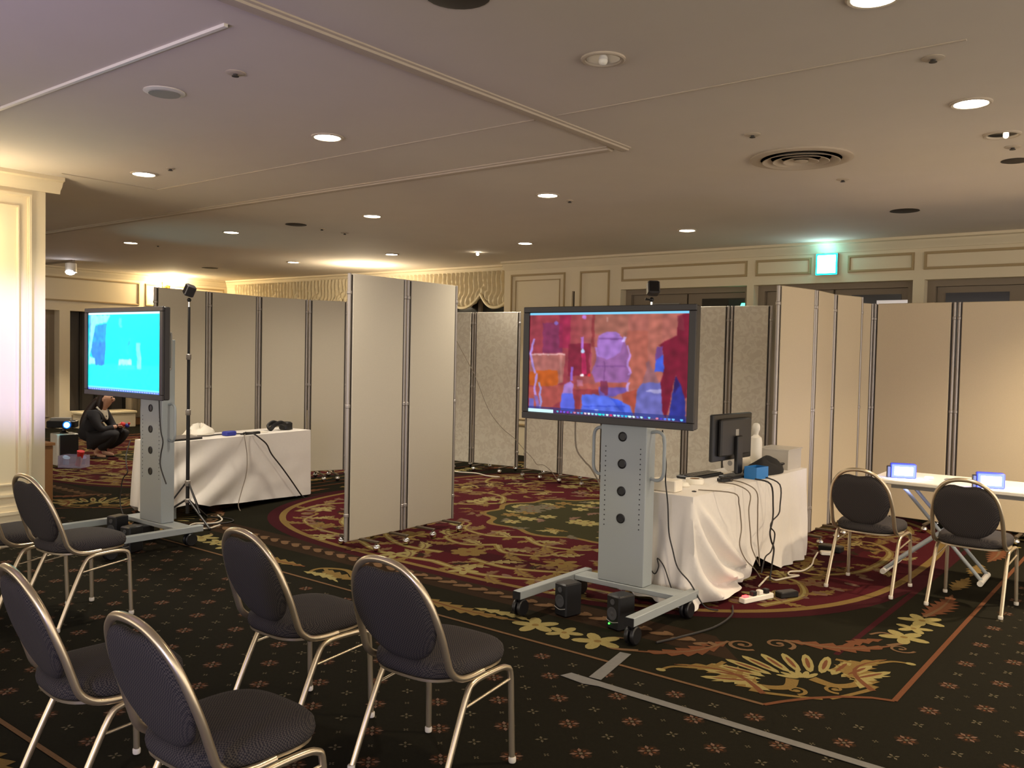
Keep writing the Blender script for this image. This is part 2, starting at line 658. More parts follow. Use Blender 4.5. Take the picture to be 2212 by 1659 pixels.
for (fx, fy, fr, n, col) in ((0, 1.9, 0.14, 8, 'gold'), (0.75, 1.72, 0.14, 6, 'gold'), (1.35, 1.45, 0.14, 6, 'pale'), (1.62, 2.02, 0.12, 5, 'gold'),
                             (2.2, 1.52, 0.12, 5, 'pale'), (2.1, 0.35, 0.13, 6, 'gold'), (1.2, 2.33, 0.10, 5, 'pale'), (0.35, 2.36, 0.11, 5, 'pale'),
                             (1.45, 0.1, 0.12, 6, 'pale'), (0.3, 1.5, 0.09, 5, 'tan'), (2.36, 0.98, 0.10, 5, 'tan'), (1.0, 1.15, 0.10, 5, 'pink')):
    flower((fx, fy), fr, col, n, fx * 3 + fy, 4.9, 'rust')
rnd = random.Random(3)
for i in range(26):
    a, rr = rnd.random() * math.pi / 2, 0.12 + 0.82 * math.sqrt(rnd.random())
    c = (rr * 1.0 * math.cos(a), rr * 0.9 * math.sin(a))
    if i % 3 == 0:
        flower(c, 0.075 + 0.05 * rnd.random(), rnd.choice(['pale', 'dusty', 'gold']), 6, rnd.random() * 6, 4.9)
    else:
        t = rnd.random() * 6.3
        leaf(c, (c[0] + 0.2 * math.cos(t), c[1] + 0.2 * math.sin(t)), 0.05, rnd.choice(['dusty', 'gold', 'pale', 'olive', 'pink']), 4.3 + 0.01 * i, 4, 0.15)
for i in range(110):
    u, w = 2.5 * rnd.random(), 2.3 * rnd.random()
    if (u / 2.6) ** 3 + (w / 2.25) ** 3 < 1 and (u / 1.15) ** 2 + (w / 1.05) ** 2 > 1:
        t = rnd.random() * 6.3
        leaf((u, w), (u + 0.17 * math.cos(t), w + 0.17 * math.sin(t)), 0.04, rnd.choice(['gold', 'tan', 'tan', 'pink', 'brown', 'rust']), 3.9, 4, 0.2)

LZ = lambda lay: -0.0031 + 0.0005 * lay


def lay_rug(cx, cy, quads, keep=None):
    for qi, (su, sw) in enumerate(quads):
        for k, (pts, ci, lay) in enumerate(SH):
            z = LZ(lay) + ((k % 40) * 4e-6 + qi * 1.5e-6 if lay > 3.85 else 0)
            vs = [(cx + su * p[0], cy - sw * p[1], z) for p in pts]
            if keep and not keep(vs):
                continue
            if su * sw > 0:
                vs.reverse()
            pat.add(vs, [tuple(range(len(vs)))], ci)


ALLQ = [(1, 1), (-1, 1), (1, -1), (-1, -1)]
lay_rug(-4.4, 7.0, ALLQ)
lay_rug(-11.34, 7.0, ALLQ, lambda vs: vs[0][1] < 8.5)
lay_rug(-4.4, -1.76, [(1, -1), (-1, -1)], lambda vs: vs[0][1] > 0.4)


# small medallions of the plain green field
def motif(cx, cy, kind):
    z1, z2 = LZ(1.0), LZ(2.0)
    if kind == 0:
        pts = []
        for k in range(16):
            a = 2 * math.pi * k / 16
            r = 0.050 * (0.62 + 0.38 * abs(math.cos(2 * a)))
            pts.append((cx + r * math.cos(a), cy + r * math.sin(a), z1))
        pat.add(pts, [tuple(range(16))], PAL['brown'])
        for k in range(8):
            a = math.pi / 4 * k
            d0, d1, s = (0.012, 0.047, 0.0085) if k % 2 else (0.016, 0.036, 0.0065)
            c_, s_ = math.cos(a), math.sin(a)
            dm = (d0 + d1) / 2
            pat.add([(cx + d0 * c_, cy + d0 * s_, z2), (cx + dm * c_ + s * s_, cy + dm * s_ - s * c_, z2), (cx + d1 * c_, cy + d1 * s_, z2), (cx + dm * c_ - s * s_, cy + dm * s_ + s * c_, z2)], [(0, 1, 2, 3)], PAL['pink' if k % 2 else 'rust'])
        s = 0.010
        pat.add([(cx + s, cy, z2), (cx, cy + s, z2), (cx - s, cy, z2), (cx, cy - s, z2)], [(0, 1, 2, 3)], PAL['dusty'])
    else:
        d, s = (0.019, 0.0085) if kind == 1 else (0.009, 0.005)
        for k in range(4):
            a = math.pi / 2 * (k + 0.5 * (kind == 1))
            c_, s_ = math.cos(a), math.sin(a)
            d0, d1 = d * 0.25, d + s
            dm = (d0 + d1) / 2
            s2 = s * 0.75
            pat.add([(cx + d0 * c_, cy + d0 * s_, z2), (cx + dm * c_ + s2 * s_, cy + dm * s_ - s2 * c_, z2), (cx + d1 * c_, cy + d1 * s_, z2), (cx + dm * c_ - s2 * s_, cy + dm * s_ + s2 * c_, z2)], [(0, 1, 2, 3)], PAL['dusty'])
        pat.add([(cx + s * .8, cy, z2), (cx, cy + s * .8, z2), (cx - s * .8, cy, z2), (cx, cy - s * .8, z2)], [(0, 1, 2, 3)], PAL['olive'])


def in_field(x, y):
    if 1.55 < y < 3.69:
        return -9.5 < x < 3.2
    if -0.5 < y <= 1.55:
        return -0.97 < x < 3.2
    if 3.69 <= y < 9.0:
        if x > -0.97:
            return x < 3.2
        return y < 4.15 and (x + 0.97) > (y - 4.24) and (x > -1.45) and (y - 3.75) + (-x - 1.03) * -1.0 < 0.02
    return False


for i in range(-46, 26):
    for j in range(-24, 30):
        x, y = -0.88 + 0.19 * i, 3.79 + 0.1955 * j
        if in_field(x, y):
            motif(x, y, (i + j) % 2)
        x2, y2 = x + 0.095, y + 0.098
        if in_field(x2, y2):
            motif(x2, y2, 2)
po = pat.build('carpet_pattern', pal_mats, floor, smooth=0, fix=False)
tag(po, 'woven crimson, gold and green scroll and flower design', kind='stuff')

# ---------------------------------------------------------------- ceiling
ce = MB()
ce.box(-17.5, 4.5, -6.0, 11.8, CH, CH + 0.15)
ceiling = struct(ce.build('ceiling', M_CEIL))
tag(ceiling, 'flat off-white ballroom ceiling with slim mouldings')


def moulding(name, segs, prof, m, parent):
    """profile (across, down) extruded along straight segments"""
    mb = MB()
    for (a, b, side) in segs:
        a, b = Vector(a), Vector(b)
        d = (b - a).normalized()
        nn = Vector((-d.y, d.x, 0)) * side
        mb.rings([[p + nn * u + Vector((0, 0, -w)) for (u, w) in prof] for p in (a, b)], m=0)
    return mb.build(name, m, parent)


pr = [(-0.048, 0.0), (-0.048, 0.008), (-0.034, 0.012), (-0.030, 0.022), (0.0, 0.026), (0.030, 0.022), (0.034, 0.012), (0.048, 0.008), (0.048, 0.0)]
t1 = struct(moulding('trim_1', [((-3.09, -3.0, CH), (-3.09, 5.11, CH), 1)], pr, M_CTRIM, None))
tag(t1, 'broad stepped moulding running along the ceiling towards the back')
t2 = struct(moulding('trim_2', [((-3.16, 5.04, CH), (-16.2, 5.04, CH), 1)], pr, M_CTRIM, None))
tag(t2, 'broad stepped moulding crossing the ceiling to the far side')
bead = [(-0.008, 0), (-0.008, 0.004), (0, 0.007), (0.008, 0.004), (0.008, 0)]
t3 = struct(moulding('trim_3', [((-7.39, 4.20, CH), (-3.17, 4.20, CH), 1), ((-3.01, 4.20, CH), (-0.84, 4.20, CH), 1)], bead, M_CTRIM, None))
tag(t3, 'thin bead across the ceiling')
t4 = struct(moulding('trim_4', [((-7.39, 3.36, CH), (-7.39, 4.21, CH), 1)], bead, M_CTRIM, None))
tag(t4, 'thin bead on the ceiling beside the pillar')

# ---------------------------------------------------------------- back wall with the doors
YB = 10.5
wb = MB()
wb.box(-8.44, 4.5, YB, YB + 0.4, 2.47, CH)
for (x0, x1) in ((-8.44, -7.18), (-7.13, -6.36), (-4.51, -4.42), (-2.55, -2.43), (-0.50, -0.38), (1.5, 4.5)):
    wb.box(x0, x1, YB, YB + 0.4, 0, 2.47)
wb.box(-7.18, -7.13, YB + 0.05, YB + 0.4, 0, 2.47)
wb.box(-16.5, -8.44, YB + 0.35, YB + 0.6, 0, 0.35)
wb.box(-16.5, -8.44, YB + 0.35, YB + 0.6, 2.86, CH)
wb.box(-16.5, -15.95, YB + 0.35, YB + 0.6, 0.35, 2.86)
wall_back = struct(wb.build('wall_back', M_WALL, smooth=0))
tag(wall_back, 'cream back wall with slim panel mouldings above the doors')


def frame_xz(x0, x1, z0, z1, y, parent, w=0.03, d=0.02, m=M_MOULD, name='panel_moulding'):
    mb = MB()
    for k, (ww, dd) in enumerate(((w, d * 0.5), (w * 0.55, d))):
        i = (w - ww) / 2
        mb.box(x0 + i, x1 - i, y - dd, y, z0 + i, z0 + i + ww)
        mb.box(x0 + i, x1 - i, y - dd, y, z1 - i - ww, z1 - i)
        mb.box(x0 + i, x0 + i + ww, y - dd, y, z0 + i + ww, z1 - i - ww)
        mb.box(x1 - i - ww, x1 - i, y - dd, y, z0 + i + ww, z1 - i - ww)
    return mb.build(name, m, parent, smooth=0)


def frame_yz(y0, y1, z0, z1, x, parent, w=0.03, d=0.02, m=M_MOULD, name='panel_moulding'):
    mb = MB()
    for k, (ww, dd) in enumerate(((w, d * 0.5), (w * 0.55, d))):
        i = (w - ww) / 2
        mb.box(x, x + dd, y0 + i, y1 - i, z0 + i, z0 + i + ww)
        mb.box(x, x + dd, y0 + i, y1 - i, z1 - i - ww, z1 - i)
        mb.box(x, x + dd, y0 + i, y0 + i + ww, z0 + i + ww, z1 - i - ww)
        mb.box(x, x + dd, y1 - i - ww, y1 - i, z0 + i + ww, z1 - i - ww)
    return mb.build(name, m, parent, smooth=0)


frame_xz(-8.31, -7.30, 0.45, 2.75, YB, wall_back)
frame_xz(-8.22, -7.39, 0.54, 2.66, YB, wall_back, 0.016, 0.012)
frame_xz(-7.04, -6.54, 0.45, 2.75, YB, wall_back)
for (x0, x1) in ((-6.35, -4.51), (-4.40, -3.70), (-3.27, -2.54), (-2.44, -0.50), (-0.4, 1.4)):
    frame_xz(x0, x1, 2.58, 2.78, YB, wall_back)
# the groove where a sliding wall is stowed
mb = MB()
mb.box(-7.18, -7.13, YB + 0.045, YB + 0.06, 0, 2.9)
mb.build('pocket_groove', M_ALUD, wall_back, smooth=0)

cor = [(0, 0), (0, 0.13), (0.02, 0.13), (0.03, 0.10), (0.06, 0.075), (0.075, 0.04), (0.11, 0.03), (0.11, 0)]
t5 = struct(moulding('trim_5', [((4.4, YB, CH), (-8.44, YB, CH), 1)], cor, M_WALL, None))
tag(t5, 'cream cornice above the back doors')
t6 = struct(moulding('trim_6', [((-8.44, YB + 0.35, CH), (-16.3, YB + 0.35, CH), 1)], cor, M_WALL, None))
tag(t6, 'cream cornice above the curtained window')
t7 = struct(moulding('trim_7', [((-16.3, YB + 0.35, CH), (-16.3, 2.0, CH), 1)], cor, M_WALL, None))
tag(t7, 'cream cornice along the far side wall')


def double_door(n, x0, x1, panes, label):
    mb = MB()
    mb.box(x0, x1, YB + 0.26, YB + 0.34, 0, 2.47)
    d = struct(mb.build('door_%d' % n, M_DOOR, smooth=0))
    tag(d, label)
    xm = (x0 + x1) / 2
    for s, (a, b) in enumerate(((x0 + 0.09, xm - 0.012), (xm + 0.012, x1 - 0.09))):
        lf = MB()
        lf.box(a, b, YB + 0.215, YB + 0.259, 0.02, 2.40)
        leafo = lf.build('door_leaf', M_DOOR, d, smooth=0)
        if panes[s]:
            pa, pb = panes[s]
            p = MB()
            p.box(pa, pb, YB + 0.205, YB + 0.2149, 1.5, 2.33)
            p.build('door_window', M_GLASS, leafo, smooth=0)
        h = MB()
        hx = xm - 0.08 if s == 0 else xm + 0.08
        h.tube([(hx, YB + 0.2, 0.95), (hx, YB + 0.16, 0.97), (hx, YB + 0.16, 1.2), (hx, YB + 0.2, 1.22)], 0.012)
        h.build('door_handle', M_BRASS, leafo)
    j = MB()
    j.box(x0, x0 + 0.085, YB + 0.15, YB + 0.259, 0, 2.47)
    j.box(x1 - 0.085, x1, YB + 0.15, YB + 0.259, 0, 2.47)
    j.box(x0 + 0.085, x1 - 0.085, YB + 0.15, YB + 0.259, 2.402, 2.47)
    j.build('door_frame', M_DOOR, d, smooth=0)
    return d


double_door(1, -6.36, -4.51, (None, (-5.22, -4.62)), 'grey double door behind the display with the tall window pane')
double_door(2, -4.42, -2.55, (None, (-3.28, -2.72)), 'grey double door below the lit exit sign')
double_door(3, -2.43, -0.50, ((-2.25, -1.62), (-1.30, -0.66)), 'grey double door at the right with dark window panes')
double_door(4, -0.38, 1.50, (None, None), 'grey double door beyond the right edge')
mb = MB()
mb.box(-6.0, -5.55, YB + 0.19, YB + 0.214, 2.20, 2.28)
mb.box(-5.97, -5.58, YB + 0.165, YB + 0.19, 2.215, 2.262)
dc = mb.build('door_closer', M_GREYP, smooth=0)
tag(dc, 'silver door closer on the door behind the display', 'door closer')
mb = MB()
mb.box(-2.98, -2.62, YB + 0.17, YB + 0.214, 2.20, 2.26)
dc = mb.build('door_closer', M_CHROME, smooth=0)
tag(dc, 'shiny door closer above the tall folding screen', 'door closer')

# ---------------------------------------------------------------- curtained window
mb = MB()
mb.box(-15.95, -8.44, YB + 0.45, YB + 0.5, 0.35, 2.86)
win = struct(mb.build('window_1', M_GLASS, smooth=0))
tag(win, 'dark night window behind the balloon valance')
for i in range(10):
    x = -15.95 + 7.51 * i / 9
    mb = MB()
    mb.box(x - 0.03, x + 0.03, YB + 0.40, YB + 0.4499, 0.35, 2.86)
    mb.build('window_frame', M_DOOR, win, smooth=0)
val = thing('balloon_valance', 'cream gathered balloon valance with scalloped hem over the dark window', 'valance', (0, YB + 0.30, 0))
SW = 0.68


def swag_mesh():
    nx, nz = 44, 26
    mb = MB()
    for side in (0, 1):
        vs = []
        for j in range(nz + 1):
            for i in range(nx + 1):
                t = i / nx
                x = t * SW
                hem = 2.27 + 0.23 * abs(2 * t - 1) ** 2.2
                s = j / nz
                z = 2.86 + (hem - 2.86) * s
                y = -0.03 * math.sin(t * 2 * math.pi * 7 + 0.8 * math.sin(9 * s)) * (1 - 0.5 * s) - 0.05 * math.sin(math.pi * t) * s
                y += -0.045 * math.sin(math.pi * max(0, (s - 0.6) / 0.4)) + 0.016 * math.sin((z - 0.3 * abs(2 * t - 1)) * 70) * max(0, s - 0.45)
                vs.append((x, y + side * 0.012, z))
        fs = []
        for j in range(nz):
            for i in range(nx):
                a = j * (nx + 1) + i
                fs.append((a, a + 1, a + nx + 2, a + nx + 1))
        mb.add(vs, fs)
    return mb.mesh('swag', M_VAL, 60)


def swag_trim():
    pts = []
    for i in range(25):
        t = i / 24
        pts.append((t * SW, -0.055 - 0.05 * math.sin(math.pi * t), 2.27 + 0.23 * abs(2 * t - 1) ** 2.2))
    return MB().tube(pts, 0.024, 6).mesh('swag_trim', M_VALT)


sm, stm = swag_mesh(), swag_trim()
for k in range(11):
    s = share('swag', sm, val, (-15.93 + k * SW, 0, 0))
    share('swag_trim', stm, s)

# ---------------------------------------------------------------- far side wall
XL = -16.3
wl = MB()
wl.box(XL - 0.3, XL, -6.0, 11.1, 2.16, CH)
for (y0, y1) in ((-6.0, 6.2), (7.38, 7.57), (8.75, 11.1)):
    wl.box(XL - 0.3, XL, y0, y1, 0, 2.16)
wl.box(XL - 0.3, XL, 7.57, 8.75, 0, 0.30)
wall_left = struct(wl.build('wall_left', M_WALL, smooth=0))
tag(wall_left, 'cream far side wall with long panel mouldings')
frame_yz(5.2, 8.90, 2.33, 2.77, XL, wall_left)
frame_yz(9.02, 10.78, 2.33, 2.77, XL, wall_left)
frame_yz(9.02, 10.78, 0.9, 2.2, XL, wall_left)
mb = MB()
mb.box(XL, XL + 0.025, 8.75, 10.8, 0.0, 0.14)
mb.build('plinth', M_WOOD, wall_left, smooth=0)
mb = MB()
mb.box(XL - 0.28, XL - 0.2, 6.2, 7.38, 0, 2.16)
d5 = struct(mb.build('door_5', mat('beige_door', (150, 134, 108), 0.7), smooth=0))
tag(d5, 'beige panelled door in the far side wall')
for (y0, y1) in ((6.32, 6.72), (6.86, 7.28)):
    frame_yz(y0, y1, 0.2, 2.02, XL - 0.2, d5, 0.03, 0.02, MATS['beige_door'])
mb = MB()
mb.box(XL - 0.29, XL - 0.25, 7.57, 8.75, 0.30, 2.16)
w2 = struct(mb.build('window_2', mat('blind_grey', (58, 54, 52), 0.6), smooth=0))
tag(w2, 'dark alcove window in the far side wall')
for k in range(5):
    mb = MB()
    y = 7.57 + 1.13 * k / 4
    mb.box(XL - 0.25, XL - 0.22, y, y + 0.05, 0.30, 2.16)
    mb.build('window_frame', M_DARK, w2, smooth=0)
wc = MB()
for i in range(17):
    y = 8.80 + i * 0.06
    wc.tube([(XL + 0.06, y, 0.16), (XL + 0.06, y, 2.1)], 0.036, 8)
cu = wc.build('curtain', mat('drawn_curtain', (132, 120, 100), 0.8, 0, 0.1, 6))
tag(cu, 'drawn grey-beige curtain on the far wall behind the crouching woman', 'curtain')

# ---------------------------------------------------------------- near pillar
XP, YP = -7.68, 3.36
mb = MB()
mb.box(-9.3, XP, 0.6, YP, 0, CH)
pil = struct(mb.build('wall_pillar', M_PILLAR, smooth=0))
tag(pil, 'cream panelled pillar at the left edge')
frame_yz(0.8, 3.25, 0.27, 2.79, XP, pil, 0.035, 0.022, M_PILLAR)
frame_yz(0.9, 3.15, 0.37, 2.68, XP, pil, 0.018, 0.016, M_PILLAR)
t8 = struct(moulding('trim_8', [((XP, 3.47, CH), (XP, 0.6, CH), 1)], cor, M_PILLAR, None))
tag(t8, 'moulded capital of the near pillar')
t9 = struct(moulding('trim_9', [((-9.3, YP, CH), (XP + 0.0, YP, CH), 1)], cor, M_PILLAR, None))
tag(t9, 'moulded capital on the back of the near pillar')
mb = MB()
mb.box(XP, XP + 0.03, 0.6, YP, 0, 0.13)
mb.box(XP, XP + 0.045, 0.6, YP, 0.13, 0.155)
mb.box(XP, XP + 0.018, 0.6, YP, 0.155, 0.20)
bb = struct(mb.build('baseboard_left', M_PILLAR, smooth=0))
tag(bb, 'stepped cream baseboard of the near pillar')

# ================================================================== CEILING FIXTURES
E_DL = emis('downlight_glow', (255, 246, 226), 14.0)
ring_me = MB().lathe([(0.082, 0), (0.105, 0), (0.105, -0.008), (0.098, -0.012), (0.086, -0.010), (0.082, -0.002)], n=28, cap0=False, cap1=False).mesh('trim_ring', M_CTRIM)
lens_me = MB().lathe([(0.083, -0.001), (0.083, -0.006), (0.05, -0.009)], n=28).mesh('lens', E_DL)
DLS = [(-1.03, 3.51, 'large lit downlight cut by the top edge'), (-1.01, 5.23, 'lit downlight near the round air vent at the right'),
       (-4.56, 3.78, 'lit downlight inside the moulded ceiling bay'), (-6.81, 3.75, 'lit downlight beside the pillar capital'),
       (-4.55, 6.24, 'lit downlight beyond the moulding corner'), (-6.81, 6.25, 'lit downlight above the middle folding screen'),
       (-9.28, 6.23, 'lit downlight above the row of beige screens'), (-11.50, 6.15, 'small lit downlight above the cyan display'),
       (-4.48, 8.77, 'lit downlight in front of the back doors'), (-6.75, 8.80, 'lit downlight above the patterned screens'),
       (-9.24, 8.87, 'lit downlight near the valance, second of the far row'), (-11.55, 8.91, 'farthest lit downlight near the curtained window')]
OFF = [(1.25, 3.5, 'beside the camera'), (1.25, 5.23, 'level with the white folding table'), (0.25, 7.5, 'close to the wide beige screen')]
for i, (x, y, lb) in enumerate(DLS):
    t = thing('downlight', lb, 'downlight', (x, y, CH), 0, 'lit ceiling downlights')
    share('trim_ring', ring_me, t)
    share('lens', lens_me, t)
    lamp('downlight_lamp', 'SPOT', (0, 0, -0.03), DL_R if x > -2 else DL_W, AMBER if x > -2 else WARM, 0.08, 128, 0.85, None, t)
for (x, y, wh) in OFF:
    t = thing('downlight', 'lit downlight beyond the right edge, ' + wh, 'downlight', (x, y, CH), 0, 'lit ceiling downlights')
    share('trim_ring', ring_me, t)
    share('lens', lens_me, t)
    lamp('downlight_lamp', 'SPOT', (0, 0, -0.03), 285 if y > 7 else DL_R, AMBER, 0.08, 128, 0.85, None, t)

# unlit recessed lamps
for (x, y, lb, lit) in ((-2.26, 3.52, 'unlit recessed downlight with a bare bulb above the red display', 0), (-0.99, 6.05, 'recessed downlight with one bright glint near the right edge', 1)):
    t = thing('recessed_lamp', lb, 'downlight', (x, y, CH))
    share('trim_ring', ring_me, t)
    MB().lathe([(0.082, -0.001), (0.08, -0.004), (0.04, -0.006)], n=24).build('reflector', M_CHROME, t)
    MB().ball((0.02 if lit else 0.0, 0.0, -0.012), 0.016 if lit else 0.022, 8).build('bulb', emis('dim_bulb', (255, 236, 200), 3) if lit else M_WHITE, t)
# round air vent
t = thing('air_diffuser', 'large round ceiling air vent of concentric rings', 'air vent', (-2.22, 6.02, CH))
MB().lathe([(0.27, 0), (0.34, 0), (0.345, -0.012), (0.31, -0.022), (0.27, -0.012)], n=48, cap0=False, cap1=False).build('outer_ring', M_CTRIM, t)
MB().lathe([(0.28, -0.001), (0.01, -0.001), (0.01, 0.0)], n=40).build('duct_opening', mat('duct_shade', (126, 112, 94), 0.7), t)
for (r0, r1) in ((0.20, 0.255), (0.13, 0.185), (0.06, 0.115)):
    MB().lathe([(r0, -0.004), (r1, -0.030), (r1 + 0.006, -0.028), (r0 + 0.006, -0.003)], n=40, cap0=False, cap1=False).build('vent_cone', M_CTRIM, t)
MB().lathe([(0.0005, -0.036), (0.05, -0.026), (0.045, -0.02)], n=30).build('centre_cap', M_CTRIM, t)


def disc(name, lb, cat, x, y, r, m, d=0.012, knob=None, group=None):
    t = thing(name, lb, cat, (x, y, CH), 0, group)
    MB().lathe([(r * 0.98, 0), (r, -d * 0.4), (r * 0.8, -d), (r * 0.2, -d * 1.1)], n=24).build('plate', m, t)
    if knob:
        MB().lathe([(knob, -d), (knob * 0.9, -d - 0.008), (knob * 1.5, -d - 0.010), (knob * 1.5, -d - 0.013), (knob * 0.3, -d - 0.015)], n=14).build('nozzle', M_ALUD, t)
    return t


t = disc('ceiling_speaker', 'round white ceiling speaker near the hanging rail', 'speaker', -4.53, 2.61, 0.11, M_WHITE)
MB().lathe([(0.085, -0.0135), (0.083, -0.016), (0.02, -0.017)], n=24).build('grille', M_GREYP, t)
for (x, y, lb) in ((-3.91, 2.64, 'sprinkler head inside the moulded ceiling bay'), (-6.41, 3.75, 'tiny sprinkler beside the lit downlight by the pillar'),
                   (-8.09, 6.99, 'sprinkler head above the middle folding screen'), (-2.24, 5.23, 'sprinkler between the moulding corner and the round vent'),
                   (-2.21, 6.90, 'sprinkler just behind the round vent'), (-1.01, 4.37, 'sprinkler between the two large downlights'),
                   (-0.99, 6.43, 'small sprinkler next to the glinting recessed lamp'), (-4.54, 6.57, 'tiny sprinkler behind the downlight past the moulding corner'),
                   (-8.05, 6.61, 'tiny sprinkler between vent plate and sprinkler over the screens'), (-11.45, 6.52, 'tiny sprinkler above the cyan display')):
    disc('sprinkler', lb, 'sprinkler', x, y, 0.035 if 'tiny' in lb else 0.05, M_CTRIM, 0.008, 0.012, 'ceiling sprinklers')
for (x, y, r, lb) in ((-2.19, 8.63, 0.13, 'flat dark ceiling plate in front of the exit sign'), (-8.05, 6.24, 0.12, 'flat dark ceiling plate above the middle screen'),
                      (-1.04, 6.88, 0.09, 'flat dark ceiling plate at the right edge'), (-13.85, 8.87, 0.14, 'flat dark ceiling plate near the bright far lamp'),
                      (-2.34, 2.58, 0.13, 'dark round plate cut by the top edge')):
    disc('ceiling_plate', lb, 'ceiling plate', x, y, r, M_ALUD, 0.008, None, 'flat ceiling plates')

# hanging rail on the ceiling
t = thing('ceiling_rail', 'slim white rail fixed to the ceiling at the upper left', 'rail', (-4.53, 2.22, CH))
MB().box(-1.9, 1.17, -0.010, 0.010, -0.014, 0.0).build('rail_body', M_WHITE, t, smooth=0)
MB().box(-1.9, 1.165, 0.0101, 0.017, -0.006, 0.0).build('rail_flange', M_ALUD, t, smooth=0)
MB().box(0.05, 0.25, 0.0171, 0.024, -0.006, 0.0).build('rail_clip', M_CHROME, t, smooth=0)

# lamps at the far end
t = thing('ceiling_spotlight', 'white track spotlight on the far ceiling beside the pillar', 'spotlight', (-14.9, 6.93, CH))
MB().box(-0.9, 0.1, -0.02, 0.02, -0.03, 0.0).build('track', M_DOOR, t, smooth=0)
MB().lathe([(0.06, -0.16), (0.09, -0.2), (0.085, -0.05), (0.03, -0.03)], n=16).build('lamp_head', M_WHITE, t)
MB().ball((0.02, -0.02, -0.20), 0.075, 10, sz=0.6).build('lens', emis('far_spot', (240, 240, 255), 22), t)
lamp('spotlight_lamp', 'SPOT', (0, 0, -0.26), 80, (1, 0.86, 0.66), 0.06, 90, 0.6, None, t)
t = thing('wall_sconce', 'glaring bare wall lamp above the cyan display', 'wall lamp', (-16.29, 9.45, 2.78))
MB().box(0, 0.02, -0.08, 0.08, -0.12, 0.06).build('back_plate', M_BRASS, t, smooth=0)
MB().tube([(0.01, 0, -0.05), (0.12, 0, -0.07), (0.16, 0, 0.0)], 0.012).build('arm', M_BRASS, t)
MB().ball((0.16, 0, 0.06), 0.085, 12).build('globe', emis('globe_glow', (255, 226, 160), 70), t)
lamp('sconce_lamp', 'POINT', (0.26, 0, 0.05), 30, (1, 0.80, 0.52), 0.09, parent=t)
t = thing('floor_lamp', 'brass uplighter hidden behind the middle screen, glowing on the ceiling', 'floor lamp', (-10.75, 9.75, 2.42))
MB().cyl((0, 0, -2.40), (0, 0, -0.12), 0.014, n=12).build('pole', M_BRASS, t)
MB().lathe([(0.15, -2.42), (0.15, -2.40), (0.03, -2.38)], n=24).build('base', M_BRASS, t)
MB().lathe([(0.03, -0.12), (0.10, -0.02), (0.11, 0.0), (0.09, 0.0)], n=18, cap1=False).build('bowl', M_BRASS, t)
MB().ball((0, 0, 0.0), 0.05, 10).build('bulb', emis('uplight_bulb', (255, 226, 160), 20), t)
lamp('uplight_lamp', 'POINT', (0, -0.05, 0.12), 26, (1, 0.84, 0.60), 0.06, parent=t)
t = thing('spot_lamp', 'tiny bright spotlight on the ceiling in front of the valance', 'spotlight', (-7.96, 9.29, CH))
MB().lathe([(0.016, 0), (0.02, -0.02), (0.016, -0.026)], n=14).build('lamp_head', M_WHITE, t)
MB().ball((0.005, -0.005, -0.026), 0.02, 8).build('bulb', emis('tiny_spot', (255, 240, 214), 30), t)
# sconce on the pillar, just outside the picture
t = thing('wall_sconce', 'bright wall sconce on the cream pillar at the left edge', 'wall lamp', (XP, 2.60, 2.22))
MB().lathe([(0.05, 0), (0.06, 0.01), (0.04, 0.02)], n=18, xf=Matrix.Rotation(R(90), 4, 'Y')).build('back_plate', M_BRASS, t)
MB().tube([(0.01, 0, 0.0), (0.12, 0, -0.05), (0.18, 0, 0.02)], 0.01).build('arm', M_BRASS, t)
MB().ball((0.18, 0, 0.09), 0.07, 12).build('globe', emis('pillar_globe', (255, 226, 170), 30), t)
lamp('pillar_sconce_lamp', 'POINT', (0.30, -0.02, 0.12), 5.0, (1, 0.86, 0.64), 0.07, parent=t)

# exit sign, and a glowing panel standing in for a reflected one
t = thing('exit_sign', 'square glowing white and green exit sign above the doors', 'exit sign', (-3.50, YB - 0.001, 2.685))
MB().box(-0.125, 0.125, -0.06, 0, -0.125, 0.125).build('sign_box', M_GREYP, t, smooth=0)
MB().box(-0.124, 0.124, -0.066, -0.0601, -0.124, 0.124).build('green_face', emis('sign_green', (0, 196, 190), 4.5), t, smooth=0)
MB().box(-0.105, 0.105, -0.071, -0.0661, -0.105, 0.105).build('white_face', emis('sign_white', (250, 255, 255), 5.0), t, smooth=0)
lamp('sign_glow', 'POINT', (0, -0.16, 0.12), 0.9, (0.25, 0.9, 1.0), 0.08, parent=t)
t = thing('exit_sign', 'small green reflection of an exit sign, built onto the door pane behind the display', 'exit sign', (-4.68, YB + 0.20, 2.19))
MB().box(-0.16, 0.13, 0, 0.02, -0.16, 0.12).build('sign_box', mat('sign_dark', (16, 40, 30), 0.5), t, smooth=0)
MB().prism([(-0.06, -0.13), (0.06, -0.13), (0.05, 0.0), (0.03, 0.05), (-0.03, 0.05), (-0.05, 0.0)], 0, 0.006, xf=Matrix.Translation((0.05, -0.0005, 0.02)) @ Matrix.Rotation(R(90), 4, 'X')).build('green_figure', emis('sign_reflection', (60, 225, 190), 3.0), t, smooth=0)


